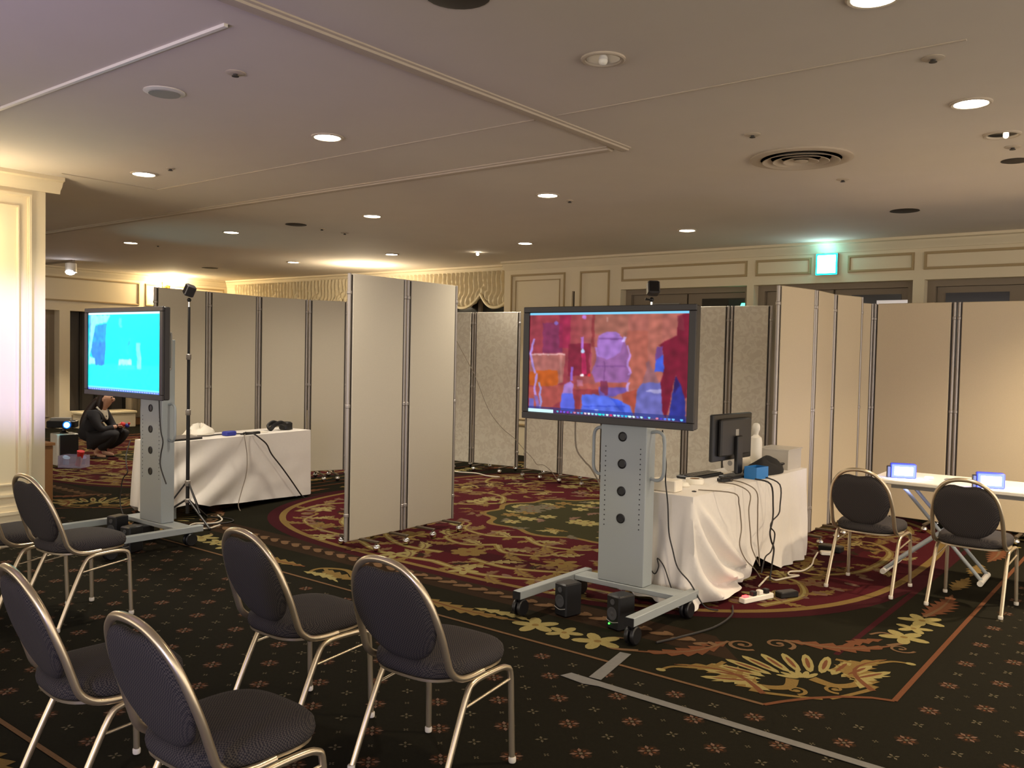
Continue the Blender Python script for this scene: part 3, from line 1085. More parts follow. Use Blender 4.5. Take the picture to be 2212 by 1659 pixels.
# added violet-blue lamps behind the camera, with made-up projector bodies round them
def added_projector(label, loc, aim, energy, color, size, spot, blend, hung):
    d = (Vector(aim) - Vector(loc)).normalized()
    p = Vector(loc) - d * 0.04
    t = thing('added_projector', label, 'projector', p, 0, 'added projectors for the violet tint')
    q = d.to_track_quat('-Y', 'Z').to_matrix().to_4x4()
    MB().cbox(-0.16, 0.16, 0.03, 0.28, -0.06, 0.06, 0.01, xf=q).build('projector_body', M_BLACK, t)
    MB().tube([q @ Vector((0, 0.03, 0)), q @ Vector((0, -0.01, 0))], 0.04, 16).build('lens_barrel', M_GREYP, t)
    c = q @ Vector((0, 0.16, 0))
    if hung:
        MB().cyl((c.x, c.y, c.z + 0.06), (c.x, c.y, CH - p.z), 0.02, n=12).build('ceiling_pole', M_GREYP, t)
    else:
        MB().cyl((c.x, c.y, -p.z + 0.02), (c.x, c.y, c.z - 0.06), 0.02, n=12).build('stand_pole', M_BLACK, t)
        MB().lathe([(0.2, -p.z), (0.2, -p.z + 0.02), (0.03, -p.z + 0.04)], c=(c.x, c.y, 0), n=24).build('stand_base', M_BLACK, t)
    lamp('added_violet_lamp', 'SPOT', loc, energy, color, size, spot, blend, aim)


added_projector('added hung projector behind the camera lighting the pillar violet', (-3.2, -2.6, 2.4), (-7.7, 3.0, 1.45), 1700, (0.40, 0.38, 1.0), 0.05, 12, 0.8, True)
added_projector('added projector on a stand behind the camera aimed at the ceiling', (-3.4, -1.2, 1.3), (-3.9, 0.65, 2.95), 75, (0.55, 0.45, 1.0), 0.25, 76, 0.9, False)
added_projector('added low projector on a stand behind the camera facing the chairs', (-1.0, -1.4, 0.8), (-2.6, 1.3, 0.6), 45, (0.35, 0.38, 1.0), 0.16, 44, 0.8, False)

# ================================================================== FOLDING SCREENS
def panel_mesh(L, z0, z1, m):
    mb = MB()
    mb.cbox(0.026, L - 0.026, -0.017, 0.017, z0 + 0.004, z1 - 0.001, 0.004)
    return mb.mesh('panel', m)


def post_mesh(z0, z1):
    mb = MB()
    for s in (-0.0, ):
        mb.lathe([(0.013, z0), (0.0155, z0 + 0.003), (0.0155, z1 - 0.004), (0.012, z1)], n=12)
    for z in (0.26, 0.50 * (z1 + z0), z1 - 0.16):
        mb.lathe([(0.0158, z), (0.020, z + 0.004), (0.020, z + 0.024), (0.0158, z + 0.028)], n=12, cap0=False, cap1=False)
    return mb.mesh('post', M_ALU)


def gasket_mesh(z0, z1):
    return MB().box(0.015, 0.027, -0.012, 0.012, z0 + 0.01, z1 - 0.01).mesh('gasket', M_ALUD, 0)


def rail_mesh(L, z):
    return MB().box(0.034, L - 0.034, -0.019, 0.019, z - 0.012, z + 0.012).mesh('edge_rail', M_ALU, 0)


caster_me = MB().ball((0, 0, 0.030), 0.030, 10).cyl((0, 0, 0.05), (0, 0, 0.075), 0.008, n=8).mesh('ball_caster', M_CHROME)


def foot_mesh(hw, side):
    mb = MB()
    mb.cbox(-0.016, 0.016, -hw, hw, 0.066, 0.082, 0.003)
    mb.cyl((0, 0, 0.08), (0, 0, 0.13), 0.012, n=8)
    return mb.mesh('foot_bar', M_FOOT)


foot_me = foot_mesh(0.21, 1)


def folding_screen(name, label, pts, z0, z1, m, group='folding partition screens', feet=True):
    """pts: plan corners of the hinged panels"""
    o = Vector((pts[0][0], pts[0][1], 0))
    root = thing(name, label, 'folding screen', o, 0, group)
    pm = post_mesh(z0, z1)
    gm = gasket_mesh(z0, z1)
    for i in range(len(pts) - 1):
        a, b = Vector((*pts[i], 0)), Vector((*pts[i + 1], 0))
        d = (b - a).normalized()
        a2, b2 = a + d * 0.020, b - d * 0.020
        L = (b2 - a2).length
        rz = math.atan2(d.y, d.x)
        p = share('panel', panel_mesh(L, z0, z1, m), root, a2 - o, rz)
        share('post', pm, p, (0, 0, 0))
        share('post', pm, p, (L, 0, 0))
        share('gasket', gm, p, (0, 0, 0))
        share('gasket', gm, p, (L - 0.042, 0, 0))
        if feet:
            for fx in (0.14, L - 0.14):
                share('foot_bar', foot_me, p, (fx, 0, 0))
                for s in (-0.195, 0.195):
                    share('ball_caster', caster_me, p, (fx, s, 0))
    return root


folding_screen('folding_screen', 'two-panel beige folding screen standing alone in mid floor', [(-5.105, 4.445), (-5.125, 5.095), (-5.165, 5.765)], 0.07, 2.135, M_PANEL)
folding_screen('folding_screen', 'long beige folding screen behind the table with the headset', [(-8.12, 4.58), (-8.19, 5.23), (-8.32, 5.94), (-8.24, 6.58), (-8.04, 7.02), (-8.02, 7.66)], 0.10, 2.13, M_PANEL)
folding_screen('folding_screen', 'warm beige folding screen running back from the computer table', [(-2.68, 6.84), (-2.585, 7.46), (-2.60, 7.98), (-2.48, 8.44)], 0.06, 2.145, M_PANELW)
folding_screen('folding_screen', 'wide beige folding screen behind the white folding table', [(-2.56, 8.52), (-2.465, 8.73), (-1.73, 8.71), (-0.99, 8.68), (-0.24, 8.72), (0.49, 8.70)], 0.08, 2.10, M_PANELW)
folding_screen('folding_screen', 'grey damask folding screen next to the lone beige screen', [(-8.40, 8.72), (-7.57, 8.80), (-6.85, 8.88)], 0.08, 2.085, M_DAMASK)
folding_screen('folding_screen', 'grey damask folding screen behind the red display', [(-6.74, 8.86), (-6.13, 8.80), (-5.46, 8.72), (-4.80, 8.62)], 0.08, 2.085, M_DAMASK)
folding_screen('folding_screen', 'grey damask folding screen behind the black monitor', [(-4.72, 8.55), (-4.28, 8.46), (-3.80, 8.45), (-3.36, 8.49)], 0.08, 2.085, M_DAMASK)


# ================================================================== CHAIRS
def chair_parts():
    P = {}
    # arch of the back, bent forward under the seat
    half = [(0.198, 0.035, 0.398), (0.201, -0.04, 0.398), (0.203, -0.105, 0.410), (0.203, -0.150, 0.445), (0.202, -0.172, 0.50), (0.200, -0.195, 0.57), (0.192, -0.222, 0.645),
            (0.174, -0.248, 0.718), (0.140, -0.270, 0.775), (0.093, -0.285, 0.813), (0.046, -0.292, 0.829), (0, -0.294, 0.833)]
    full = [(-x, y, z) for x, y, z in half] + half[::-1][1:]
    P['back_frame'] = MB().tube(cr(full, 4), 0.0130, 10, 0, 1.0).mesh('back_frame', M_GOLD, 50)

    def yb(z):
        t = max(0, min(1, (z - 0.44) / 0.395))
        return -0.155 - 0.135 * t ** 0.95

    # padded oval back with a hand gap under the top of the arch
    n = 40
    outline = []
    for k in range(n):
        a = 2 * math.pi * k / n
        c, s = math.cos(a), math.sin(a)
        x = 0.190 * c
        z = 0.632 + (0.192 if s > 0 else 0.182) * s
        if s > 0:
            z -= 0.036 * math.exp(-(x / 0.07) ** 2)
        outline.append((x, z))
    rings = []
    for (sc, off) in ((0.55, 0.024), (0.86, 0.022), (0.97, 0.012), (1.0, 0.0), (0.97, -0.012), (0.86, -0.020), (0.55, -0.022)):
        rings.append([Vector((x * sc, yb(0.65 + (z - 0.65) * sc) + off, 0.65 + (z - 0.65) * sc)) for (x, z) in outline])
    P['backrest'] = MB().rings(rings).mesh('backrest', M_SEAT, 60)
    # seat cushion
    so = []
    for k in range(44):
        a = 2 * math.pi * k / 44
        c, s = math.cos(a), math.sin(a)
        y = 0.025 + 0.215 * math.copysign(abs(s) ** 0.62, s)
        w = 0.203 + 0.010 * (y / 0.2)
        x = w * math.copysign(abs(c) ** 0.62, c)
        so.append((x, y))
    rings = []
    for (sc, z) in ((0.90, 0.405), (0.985, 0.412), (1.0, 0.428), (0.985, 0.448), (0.93, 0.461), (0.75, 0.470), (0.4, 0.475)):
        rings.append([Vector((x * sc, 0.025 + (y - 0.025) * sc, z)) for x, y in so])
    P['seat'] = MB().rings(rings).mesh('seat', M_SEAT, 60)
    rings = []
    for (sc, z) in ((0.93, 0.392), (0.955, 0.395), (0.955, 0.4045), (0.90, 0.4048)):
        rings.append([Vector((x * sc, 0.025 + (y - 0.025) * sc, z)) for x, y in so])
    P['seat_pan'] = MB().rings(rings).mesh('seat_pan', M_GOLD, 40)
    for s in (1, -1):
        leg = [(0.213, -0.215, 0.0), (0.209, -0.13, 0.20), (0.206, -0.06, 0.345), (0.205, -0.025, 0.374), (0.204, 0.03, 0.381), (0.204, 0.13, 0.381), (0.204, 0.175, 0.372), (0.205, 0.198, 0.345),
               (0.207, 0.205, 0.22), (0.211, 0.212, 0.0)]
        P['leg_frame%d' % s] = MB().tube([(x * s, y, z) for x, y, z in cr(leg, 4)], 0.0115, 10).mesh('leg_frame', M_GOLD, 50)
        P['side_brace%d' % s] = MB().cyl((0.205 * s, -0.085, 0.295), (0.206 * s, 0.203, 0.325), 0.0055, n=8).mesh('side_brace', M_GOLD, 50)
    P['foot_cap'] = MB().lathe([(0.013, 0.0), (0.0145, 0.004), (0.0145, 0.018), (0.0125, 0.022)], n=12).mesh('foot_cap', M_RUBBER)
    return P


CP = chair_parts()


def chair(label, x, y, rz, group):
    t = thing('banquet_chair', label, 'chair', (x, y, 0), R(rz), group)
    for k in ('back_frame', 'backrest', 'seat', 'seat_pan'):
        share(k, CP[k], t)
    for s in (1, -1):
        lf = share('leg_frame', CP['leg_frame%d' % s], t)
        share('side_brace', CP['side_brace%d' % s], t)
        for yy in (-0.214, 0.212):
            share('foot_cap', CP['foot_cap'], lf, (0.212 * s, yy, 0))
    return t


GF, GB = 'dark upholstered chairs in the waiting rows', 'dark upholstered chairs at the white folding table'
chair('dark chair in front of the red display, nearest to the floor tape', -2.19, 2.358, 2, GF)
chair('dark chair standing just below the lone two-panel screen', -2.91, 2.305, -2, GF)
chair('dark chair beside the pillar, in front of the cyan display', -4.98, 2.35, 3, GF)
chair('dark chair by the left edge with the orange carpet line under it', -2.92, 1.47, -5, GF)
chair('dark chair at the bottom edge, closest to the camera', -2.19, 1.46, 0, GF)
chair('dark chair mostly cut off at the left edge, behind another chair', -5.42, 2.19, 5, GF)
chair('dark chair at the white folding table, next to the beige screen', -1.72, 6.20, -2, GB)
chair('dark chair at the white folding table, by the right edge', -1.08, 6.19, -3, GB)


# ================================================================== SCREEN PICTURES
def picture_mesh(w, h, nx, ny, base, shapes, ui, mname, strength, blur=2):
    """screen surface in the xz plane facing -y; shapes in unit screen coordinates, v downwards"""
    U, Vv = np.meshgrid(np.linspace(0, 1, nx + 1), np.linspace(0, 1, ny + 1))
    nzx = np.array([[pnoise((i / nx * 26, j / ny * 16, 1)) for i in range(nx + 1)] for j in range(ny + 1)])
    nzy = np.roll(nzx, 37, 0)[:, ::-1]
    img = np.array([[base(i / nx, j / ny) for i in range(nx + 1)] for j in range(ny + 1)], float)

    def fill(img, poly, col, a, x, y):
        m = np.zeros(x.shape, bool)
        k = len(poly) - 1
        for i in range(len(poly)):
            xi, yi = poly[i]
            xj, yj = poly[k]
            if yi != yj:
                m ^= ((yi > y) != (yj > y)) & (x < (xj - xi) * (y - yi) / (yj - yi) + xi)
            k = i
        img[m] = img[m] * (1 - a) + np.array(col, float) * a

    for poly, col, a in shapes:
        fill(img, poly, col, a, U + 0.006 * nzx, Vv + 0.009 * nzy)
    img *= (1 + 0.16 * np.roll(nzx, 61, 1) + 0.10 * nzy)[..., None]
    for _ in range(blur):
        p = np.pad(img, ((1, 1), (1, 1), (0, 0)), 'edge')
        img = (p[:-2, 1:-1] + p[2:, 1:-1] + p[1:-1, :-2] + p[1:-1, 2:] + 2 * p[1:-1, 1:-1]) / 6
    for poly, col, a in ui:
        fill(img, poly, col, a, U, Vv)
    img = np.clip(img, 0, 255) / 255
    linear = np.where(img <= 0.04045, img / 12.92, ((img + 0.055) / 1.055) ** 2.4)
    vs = [(-w / 2 + w * i / nx, 0, h / 2 - h * j / ny) for j in range(ny + 1) for i in range(nx + 1)]
    fs = [(j * (nx + 1) + i, (j + 1) * (nx + 1) + i, (j + 1) * (nx + 1) + i + 1, j * (nx + 1) + i + 1) for j in range(ny) for i in range(nx)]
    me = bpy.data.meshes.new('screen')
    me.from_pydata(vs, [], fs)
    at = me.color_attributes.new('picture', 'FLOAT_COLOR', 'POINT')
    flat = np.concatenate([linear.reshape(-1, 3), np.ones(((nx + 1) * (ny + 1), 1))], 1).astype(np.float32).ravel()
    at.data.foreach_set('color', flat)
    me.materials.append(attr_emis(mname, strength))
    me.update()
    return me


def norm(tl, tr_, br, bl):
    def f(p):
        x, y = p
        u = (x - tl[0]) / (tr_[0] - tl[0])
        top = tl[1] + (tr_[1] - tl[1]) * u
        bot = bl[1] + (br[1] - bl[1]) * u
        return (u, (y - top) / (bot - top))
    return f


def rect(x0, y0, x1, y1):
    return [(x0, y0), (x1, y0), (x1, y1), (x0, y1)]


def ell(cx, cy, a, b, n=14):
    return [(cx + a * math.cos(2 * math.pi * k / n), cy + b * math.sin(2 * math.pi * k / n)) for k in range(n)]


def wig(pts, w):
    return [(x - w, y) for x, y in pts] + [(x + w, y) for x, y in pts[::-1]]


fr = norm((70, 210), (2040, 180), (2010, 1545), (78, 1420))
RS = [
    (rect(250, 330, 520, 700), (116, 44, 92), .7), (rect(470, 210, 620, 640), (152, 34, 74), .8), (ell(430, 330, 30, 24), (136, 120, 220), .8),
    (rect(930, 190, 1340, 470), (154, 98, 84), .8), (rect(895, 190, 930, 620), (138, 50, 56), .8),
    (rect(1330, 420, 1580, 1140), (174, 94, 78), .75), (rect(1580, 200, 1740, 700), (176, 104, 88), .5),
    (rect(600, 585, 890, 980), (122, 28, 54), .85), ([(770, 700), (820, 700), (850, 960), (780, 960)], (196, 40, 96), .8),
    ([(75, 715), (555, 700), (540, 1060), (420, 1110), (75, 1100)], (168, 104, 96), .9),
    ([(75, 925), (465, 912), (472, 1095), (240, 1112), (75, 1100)], (186, 86, 24), .9), (rect(75, 706, 555, 724), (236, 190, 190), .8), (rect(495, 720, 520, 1060), (186, 128, 120), .6),
    ([(985, 480), (1090, 432), (1200, 440), (1300, 520), (1330, 640), (1375, 760), (1350, 880), (1385, 960), (1350, 1060), (960, 1060), (900, 940), (960, 780), (965, 560)], (146, 96, 168), .85),
    ([(985, 480), (1090, 432), (1200, 440), (1300, 520), (1250, 700), (1100, 780), (975, 740)], (164, 120, 206), .7), (rect(985, 512, 1290, 530), (112, 66, 130), .7),
    (rect(1060, 800, 1075, 1060), (110, 60, 120), .6), (rect(960, 850, 1350, 870), (112, 64, 128), .5),
    ([(75, 1120), (600, 1090), (1360, 1060), (1370, 1200), (700, 1180), (300, 1420), (75, 1420)], (174, 84, 74), .8),
    ([(660, 1140), (1000, 1150), (1010, 1230), (780, 1220), (760, 1430), (700, 1430), (690, 1260)], (142, 52, 62), .85),
    ([(790, 1215), (860, 1205), (1130, 1232), (1280, 1290), (1380, 1330), (1430, 1470), (1330, 1480), (790, 1430)], (82, 110, 232), .95),
    ([(1130, 1235), (1290, 1300), (1330, 1470), (1180, 1290)], (58, 84, 206), .9), (rect(800, 1350, 1330, 1362), (50, 70, 190), .8),
    ([(525, 1195), (665, 1195), (700, 1300), (690, 1430), (505, 1410)], (88, 104, 228), .95), ([(560, 1090), (640, 1050), (670, 1080), (668, 1200), (525, 1200)], (158, 124, 206), .85),
    ([(1000, 1120), (1360, 1120), (1350, 1170), (1210, 1230), (1010, 1230)], (98, 84, 190), .8), ([(1020, 1050), (1110, 1040), (1120, 1215), (1080, 1220), (1020, 1150)], (120, 46, 78), .9),
    ([(1290, 1200), (1460, 1140), (1470, 1320), (1440, 1400), (1435, 1480), (1410, 1360), (1300, 1300)], (166, 74, 58), .95),
    ([(1530, 1060), (1740, 1055), (1775, 1480), (1800, 1520), (1440, 1480), (1470, 1140)], (98, 104, 186), .9), ([(1560, 1160), (1780, 1125), (1790, 1190), (1600, 1180)], (182, 174, 216), .8),
    ([(1560, 820), (1600, 790), (1660, 930), (1720, 1060), (1530, 1060), (1570, 900)], (144, 98, 108), .8),
    ([(1920, 240), (2045, 190), (2035, 1240), (2005, 1240), (1905, 965), (1880, 1060), (1830, 1400), (1800, 1500), (1765, 1400), (1735, 1050), (1770, 940), (1755, 625), (1700, 600), (1900, 480)], (116, 18, 46), .95),
    ([(1900, 240), (1960, 220), (1990, 430), (1920, 400)], (126, 44, 60), .8), ([(1675, 780), (1755, 705), (1770, 925), (1660, 930)], (58, 90, 214), .95), ([(1680, 620), (1755, 612), (1755, 710), (1670, 800)], (104, 62, 150), .8),
    ([(1870, 1180), (1905, 980), (1960, 1080), (2010, 1250), (2025, 1550), (1830, 1510)], (38, 46, 140), .95), ([(1885, 1060), (1905, 970), (1955, 1090), (1880, 1200)], (44, 20, 84), .8),
    (wig([(130, 530), (105, 600), (90, 700), (120, 860), (160, 960), (180, 940), (165, 1060), (150, 1130), (165, 1220)], 16), (176, 150, 236), .85),
    (wig([(215, 1060), (235, 1130), (225, 1220), (245, 1300), (235, 1400)], 14), (150, 160, 240), .8), (rect(78, 1260, 145, 1420), (92, 108, 214), .8), (wig([(170, 1230), (190, 1300), (205, 1400)], 26), (108, 108, 206), .7),
    (wig([(1335, 600), (1375, 720), (1345, 850), (1385, 940), (1360, 965)], 13), (188, 140, 220), .9), (wig([(950, 620), (965, 700), (985, 740)], 15), (176, 130, 220), .8), (wig([(1310, 490), (1285, 560)], 16), (206, 180, 246), .9),
    (wig([(655, 870), (645, 960), (655, 1040)], 17), (150, 110, 226), .85), (wig([(775, 500), (775, 580), (785, 640)], 17), (182, 120, 226), .85), (ell(790, 672, 26, 30), (196, 220, 255), 1), (ell(795, 255, 28, 24), (196, 130, 226), .9),
    (ell(780, 970, 26, 15), (255, 246, 250), 1), (ell(880, 972, 18, 22), (236, 50, 60), 1), (wig([(1085, 260), (1090, 310)], 10), (190, 140, 130), .8), (wig([(890, 700), (880, 800), (900, 860)], 16), (158, 70, 92), .7),
    (wig([(1360, 1060), (1350, 1120), (1355, 1170)], 14), (186, 160, 232), .8), (ell(980, 1405, 26, 10), (190, 206, 255), .9), (rect(720, 1030, 800, 1110), (186, 120, 150), .6)]
RSN = [([fr(p) for p in s[0]], s[1], s[2]) for s in RS]
RUI = [(rect(-0.01, -0.01, 1.01, 0.022), (130, 214, 255), 1), (rect(0.0, 0.945, 1.0, 1.01), (30, 44, 120), .55), (rect(-0.01, 0.966, 0.175, 1.01), (214, 250, 255), 1)]
ic = [(80, 190, 220), (120, 80, 230), (110, 100, 240), (150, 50, 190), (70, 120, 210), (210, 130, 160), (110, 150, 220), (50, 170, 220), (236, 206, 226), (230, 250, 255), (150, 226, 250), (160, 216, 250),
      (20, 240, 230), (60, 220, 240), (220, 250, 255), (226, 60, 110), (190, 240, 255), (170, 236, 255), (60, 190, 250), (50, 200, 246), (200, 250, 255), (220, 250, 250), (110, 120, 220), (180, 240, 250), (50, 60, 190), (130, 220, 255),
      (0, 0, 0), (220, 130, 160), (80, 60, 200), (90, 130, 255), (90, 160, 250), (110, 190, 255), (0, 0, 0), (100, 200, 255)]
for k, c in enumerate(ic):
    if sum(c):
        RUI.append((ell(0.205 + k * 0.0232, 0.980, 0.0085 if k not in (12, 20) else 0.012, 0.010), c, 1))


def base_r(u, v):
    a = (150, 58, 70)
    b = (168, 98, 88)
    t = max(0, min(1, (u - 0.25) / 0.25))
    return [a[q] * (1 - t) + b[q] * t for q in range(3)]


pic_r = picture_mesh(1.12, 0.628, 300, 168, base_r, RSN, RUI, 'display_picture_red', SCREEN_R)
flq = norm((570, 255), (1705, 225), (1712, 1495), (575, 1412))
LS = [
    ([(590, 285), (940, 280), (880, 400), (700, 430), (660, 620), (620, 800), (590, 900), (575, 900)], (150, 255, 255), .9), ([(575, 260), (620, 270), (600, 700), (575, 850)], (70, 110, 255), .6),
    ([(690, 440), (880, 405), (870, 560), (845, 1055), (690, 1055), (660, 940), (610, 850), (650, 640)], (40, 140, 255), .95), ([(640, 700), (860, 700), (845, 1055), (690, 1055), (610, 860)], (52, 120, 250), .6),
    ([(575, 900), (680, 950), (690, 1035), (575, 1035)], (150, 255, 255), .95), (rect(1070, 955, 1280, 1045), (160, 255, 240), .95), (rect(1060, 1045, 1320, 1115), (60, 255, 240), .7),
    (wig([(1378, 700), (1372, 780), (1380, 860), (1395, 950), (1390, 1040), (1395, 1115)], 34), (150, 255, 238), .75), (wig([(1245, 640), (1235, 720), (1200, 780), (1215, 880)], 18), (40, 130, 200), .7),
    (wig([(1100, 320), (1090, 420), (1115, 480)], 22), (120, 255, 240), .6), ([(1100, 620), (1300, 620), (1290, 930), (1080, 930)], (20, 226, 226), .5)]
LSN = [([flq(p) for p in s[0]], s[1], s[2]) for s in LS]
LUI = [(rect(-0.01, -0.01, 1.01, 0.028), (214, 244, 255), 1), (rect(-0.01, 0.975, 1.01, 1.01), (90, 120, 240), 1), (rect(-0.01, 0.958, 1.01, 0.975), (130, 220, 255), .8)]
for k in range(30):
    LUI.append((ell(0.03 + k * 0.032, 0.988, 0.009, 0.005), (170, 200, 255), 1))


def base_l(u, v):
    if v > 0.66:
        return [28, 255, 250]
    return [0, 252, 255]


pic_l = picture_mesh(1.12, 0.628, 180, 104, base_l, LSN, LUI, 'display_picture_cyan', SCREEN_L)

# ================================================================== DISPLAY CARTS
hole_me = MB().lathe([(0.030, 0), (0.030, 0.004), (0.024, 0.006), (0.022, 0.002)], n=20, xf=Matrix.Rotation(R(90), 4, 'X')).mesh('cable_hole', M_BLACK)
wheel_me = MB()
for s in (-1, 1):
    wheel_me.lathe([(0.02, -0.011), (0.044, -0.012), (0.050, -0.006), (0.050, 0.006), (0.044, 0.012), (0.02, 0.011)], n=20, xf=Matrix.Translation((0.018 * s, 0.0, 0.05)) @ Matrix.Rotation(R(90), 4, 'Y'))
wheel_me = wheel_me.mesh('wheel', M_BLACK)
fork_me = MB().cbox(-0.005, 0.005, -0.03, 0.028, 0.045, 0.085, 0.002).lathe([(0.012, 0.078), (0.016, 0.085), (0.016, 0.103)], n=12).mesh('caster', M_BLACK)


def display_cart(label, x, y, pic, dx, rz=0.0):
    t = thing('display_cart', label, 'display', (x, y, 0), rz, 'large displays on wheeled grey stands')
    for s in (-1, 1):
        r = MB().cbox(s * 0.382 - 0.027, s * 0.382 + 0.027, -0.37, 0.40, 0.103, 0.152, 0.003).build('base_rail', M_STEEL, t)
        c = MB().box(s * 0.382 - 0.0265, s * 0.382 + 0.0265, -0.376, -0.3701, 0.105, 0.150).build('rail_cap', M_BLACK, r, smooth=0)
        for yy in (-0.335, 0.30):
            k = share('caster', fork_me, t, (s * 0.382, yy, 0))
            share('wheel', wheel_me, k)
    MB().cbox(-0.354, 0.354, 0.19, 0.33, 0.118, 0.150, 0.003).build('crossbar', M_STEEL, t)
    cx = -0.025
    col = MB().cbox(cx - 0.162, cx + 0.162, 0.20, 0.31, 0.151, 1.60, 0.004).build('column', M_STEEL, t)
    for z in (1.055, 0.888, 0.72, 0.552):
        share('cable_hole', hole_me, col, (cx - 0.005, 0.2005, z))
    for s in (-1, 1):
        mb = MB()
        for k in range(17):
            z = 0.50 + k * 0.0305
            mb.lathe([(0.0042, 0), (0.0042, 0.001), (0.002, 0.0015)], n=8, xf=Matrix.Translation((cx + s * 0.123, 0.1995, z)) @ Matrix.Rotation(R(90), 4, 'X'))
        mb.build('screw_hole_row', M_BLACK, col)
        hx = cx + s * 0.162
        path = cr([(hx, 0.26, 1.09), (hx + s * 0.05, 0.26, 1.095), (hx + s * 0.085, 0.26, 1.06), (hx + s * 0.088, 0.26, 0.95), (hx + s * 0.085, 0.26, 0.84), (hx + s * 0.05, 0.26, 0.803), (hx, 0.26, 0.81)], 5)
        MB().tube(path, 0.0105, 10).build('handle', M_STEEL, t)
    MB().cbox(cx - 0.25, cx + 0.20, 0.125, 0.199, 1.36, 1.64, 0.004).build('mount_bracket', M_BLACK, t)
    dz = 1.492
    hs = MB().cbox(dx - 0.602, dx + 0.602, 0.062, 0.112, dz - 0.352, dz + 0.352, 0.006).build('display_housing', M_BEZEL, t)
    mb = MB()
    w, h, b = 0.605, 0.355, 0.045
    for (x0, x1, z0, z1) in ((-w, w, h - 0.036, h), (-w, w, -h, -h + 0.042), (-w, -w + b, -h + 0.042, h - 0.036), (w - b, w, -h + 0.042, h - 0.036)):
        mb.cbox(dx + x0, dx + x1, 0.045, 0.0619, dz + z0, dz + z1, 0.003)
    mb.build('bezel', M_BEZEL, hs)
    share('screen', pic, hs, (dx, 0.0572, dz + 0.003))
    for s in (-1, 1):
        px = dx + s * 0.54
        MB().tube(cr([(px, 0.112, dz + 0.16), (px, 0.145, dz + 0.158), (px, 0.155, dz + 0.13), (px, 0.155, dz - 0.09), (px, 0.145, dz - 0.12), (px, 0.112, dz - 0.122)], 4), 0.008, 8).build('grab_handle', M_GREYP, hs)
    return t


display_cart('wheeled stand with a large display showing a red and purple picture', -2.715, 4.40, pic_r, -0.09)
display_cart('wheeled stand with a large display showing a glowing cyan picture', -6.49, 3.46, pic_l, -0.20)


# ================================================================== SMALL LOUDSPEAKERS
def speaker(label, x, y, rz, led):
    t = thing('desktop_speaker', label, 'speaker', (x, y, 0), R(rz), 'small black loudspeakers under the displays')
    MB().cbox(-0.052, 0.052, -0.06, 0.07, 0.0, 0.195, 0.008).build('cabinet', M_BLACK, t)
    f = Matrix.Translation((0, -0.0605, 0)) @ Matrix.Rotation(R(90), 4, 'X')
    MB().lathe([(0.036, 0), (0.038, 0.004), (0.032, 0.005), (0.02, 0.001), (0.008, 0.004)], n=22, xf=Matrix.Translation((0, -0.0605, 0.092)) @ Matrix.Rotation(R(90), 4, 'X')).build('woofer', M_GREYP if False else mat('cone_grey', (70, 70, 72), 0.35), t)
    MB().lathe([(0.016, 0), (0.017, 0.003), (0.012, 0.004), (0.004, 0.002)], n=18, xf=Matrix.Translation((0, -0.0605, 0.158)) @ Matrix.Rotation(R(90), 4, 'X')).build('tweeter', MATS['cone_grey'], t)
    MB().tube(cr([(-0.045, -0.062, 0.052), (0, -0.066, 0.042), (0.045, -0.062, 0.052)], 5), 0.002, 6).build('front_lip', M_GREYP, t)
    if led:
        MB().ball((-0.025, -0.061, 0.030), 0.005, 8).build('power_led', emis('green_led', (40, 255, 40), 6), t)
    return t


speaker('black desktop speaker nearer the middle of the red display cart', -2.90, 4.27, -12, False)
speaker('black desktop speaker with a green light below the red display', -2.53, 4.26, -14, True)
speaker('black desktop speaker with a green light under the cyan display', -6.71, 3.49, 16, True)
speaker('black desktop speaker nearer the chairs under the cyan display', -6.25, 3.36, 14, False)
mb = MB().cbox(-0.06, 0.06, -0.09, 0.09, 0, 0.12, 0.006)
o = mb.build('subwoofer', M_BLACK, loc=(-6.56, 3.60, 0))
tag(o, 'black amplifier box on the floor under the cyan display', 'amplifier')
mb = MB().cbox(-0.035, 0.035, -0.03, 0.03, 0, 0.045, 0.004).cyl((0.0, 0.0, 0.045), (0.0, 0, 0.055), 0.02, n=12)
o = mb.build('power_adapter', M_WHITE, loc=(-6.42, 3.45, 0))
tag(o, 'white plug adapter on the floor under the cyan display', 'adapter')

# ================================================================== TABLES
TH = 0.70


def table_under(label, L, D, loc, rz):
    """plain folding table hidden under its cloth; local x along the length"""
    t = thing('folding_table', label, 'table', loc, rz, 'folding tables under white cloths')
    MB().cbox(-L / 2, L / 2, -D / 2, D / 2, TH - 0.032, TH - 0.006, 0.004).build('tabletop', M_WOOD, t)
    for sx in (-1, 1):
        for sy in (-1, 1):
            MB().cyl((sx * (L / 2 - 0.12), sy * (D / 2 - 0.06), 0), (sx * (L / 2 - 0.12), sy * (D / 2 - 0.06), TH - 0.033), 0.013, n=10).build('leg', M_STEEL, t)
    return t


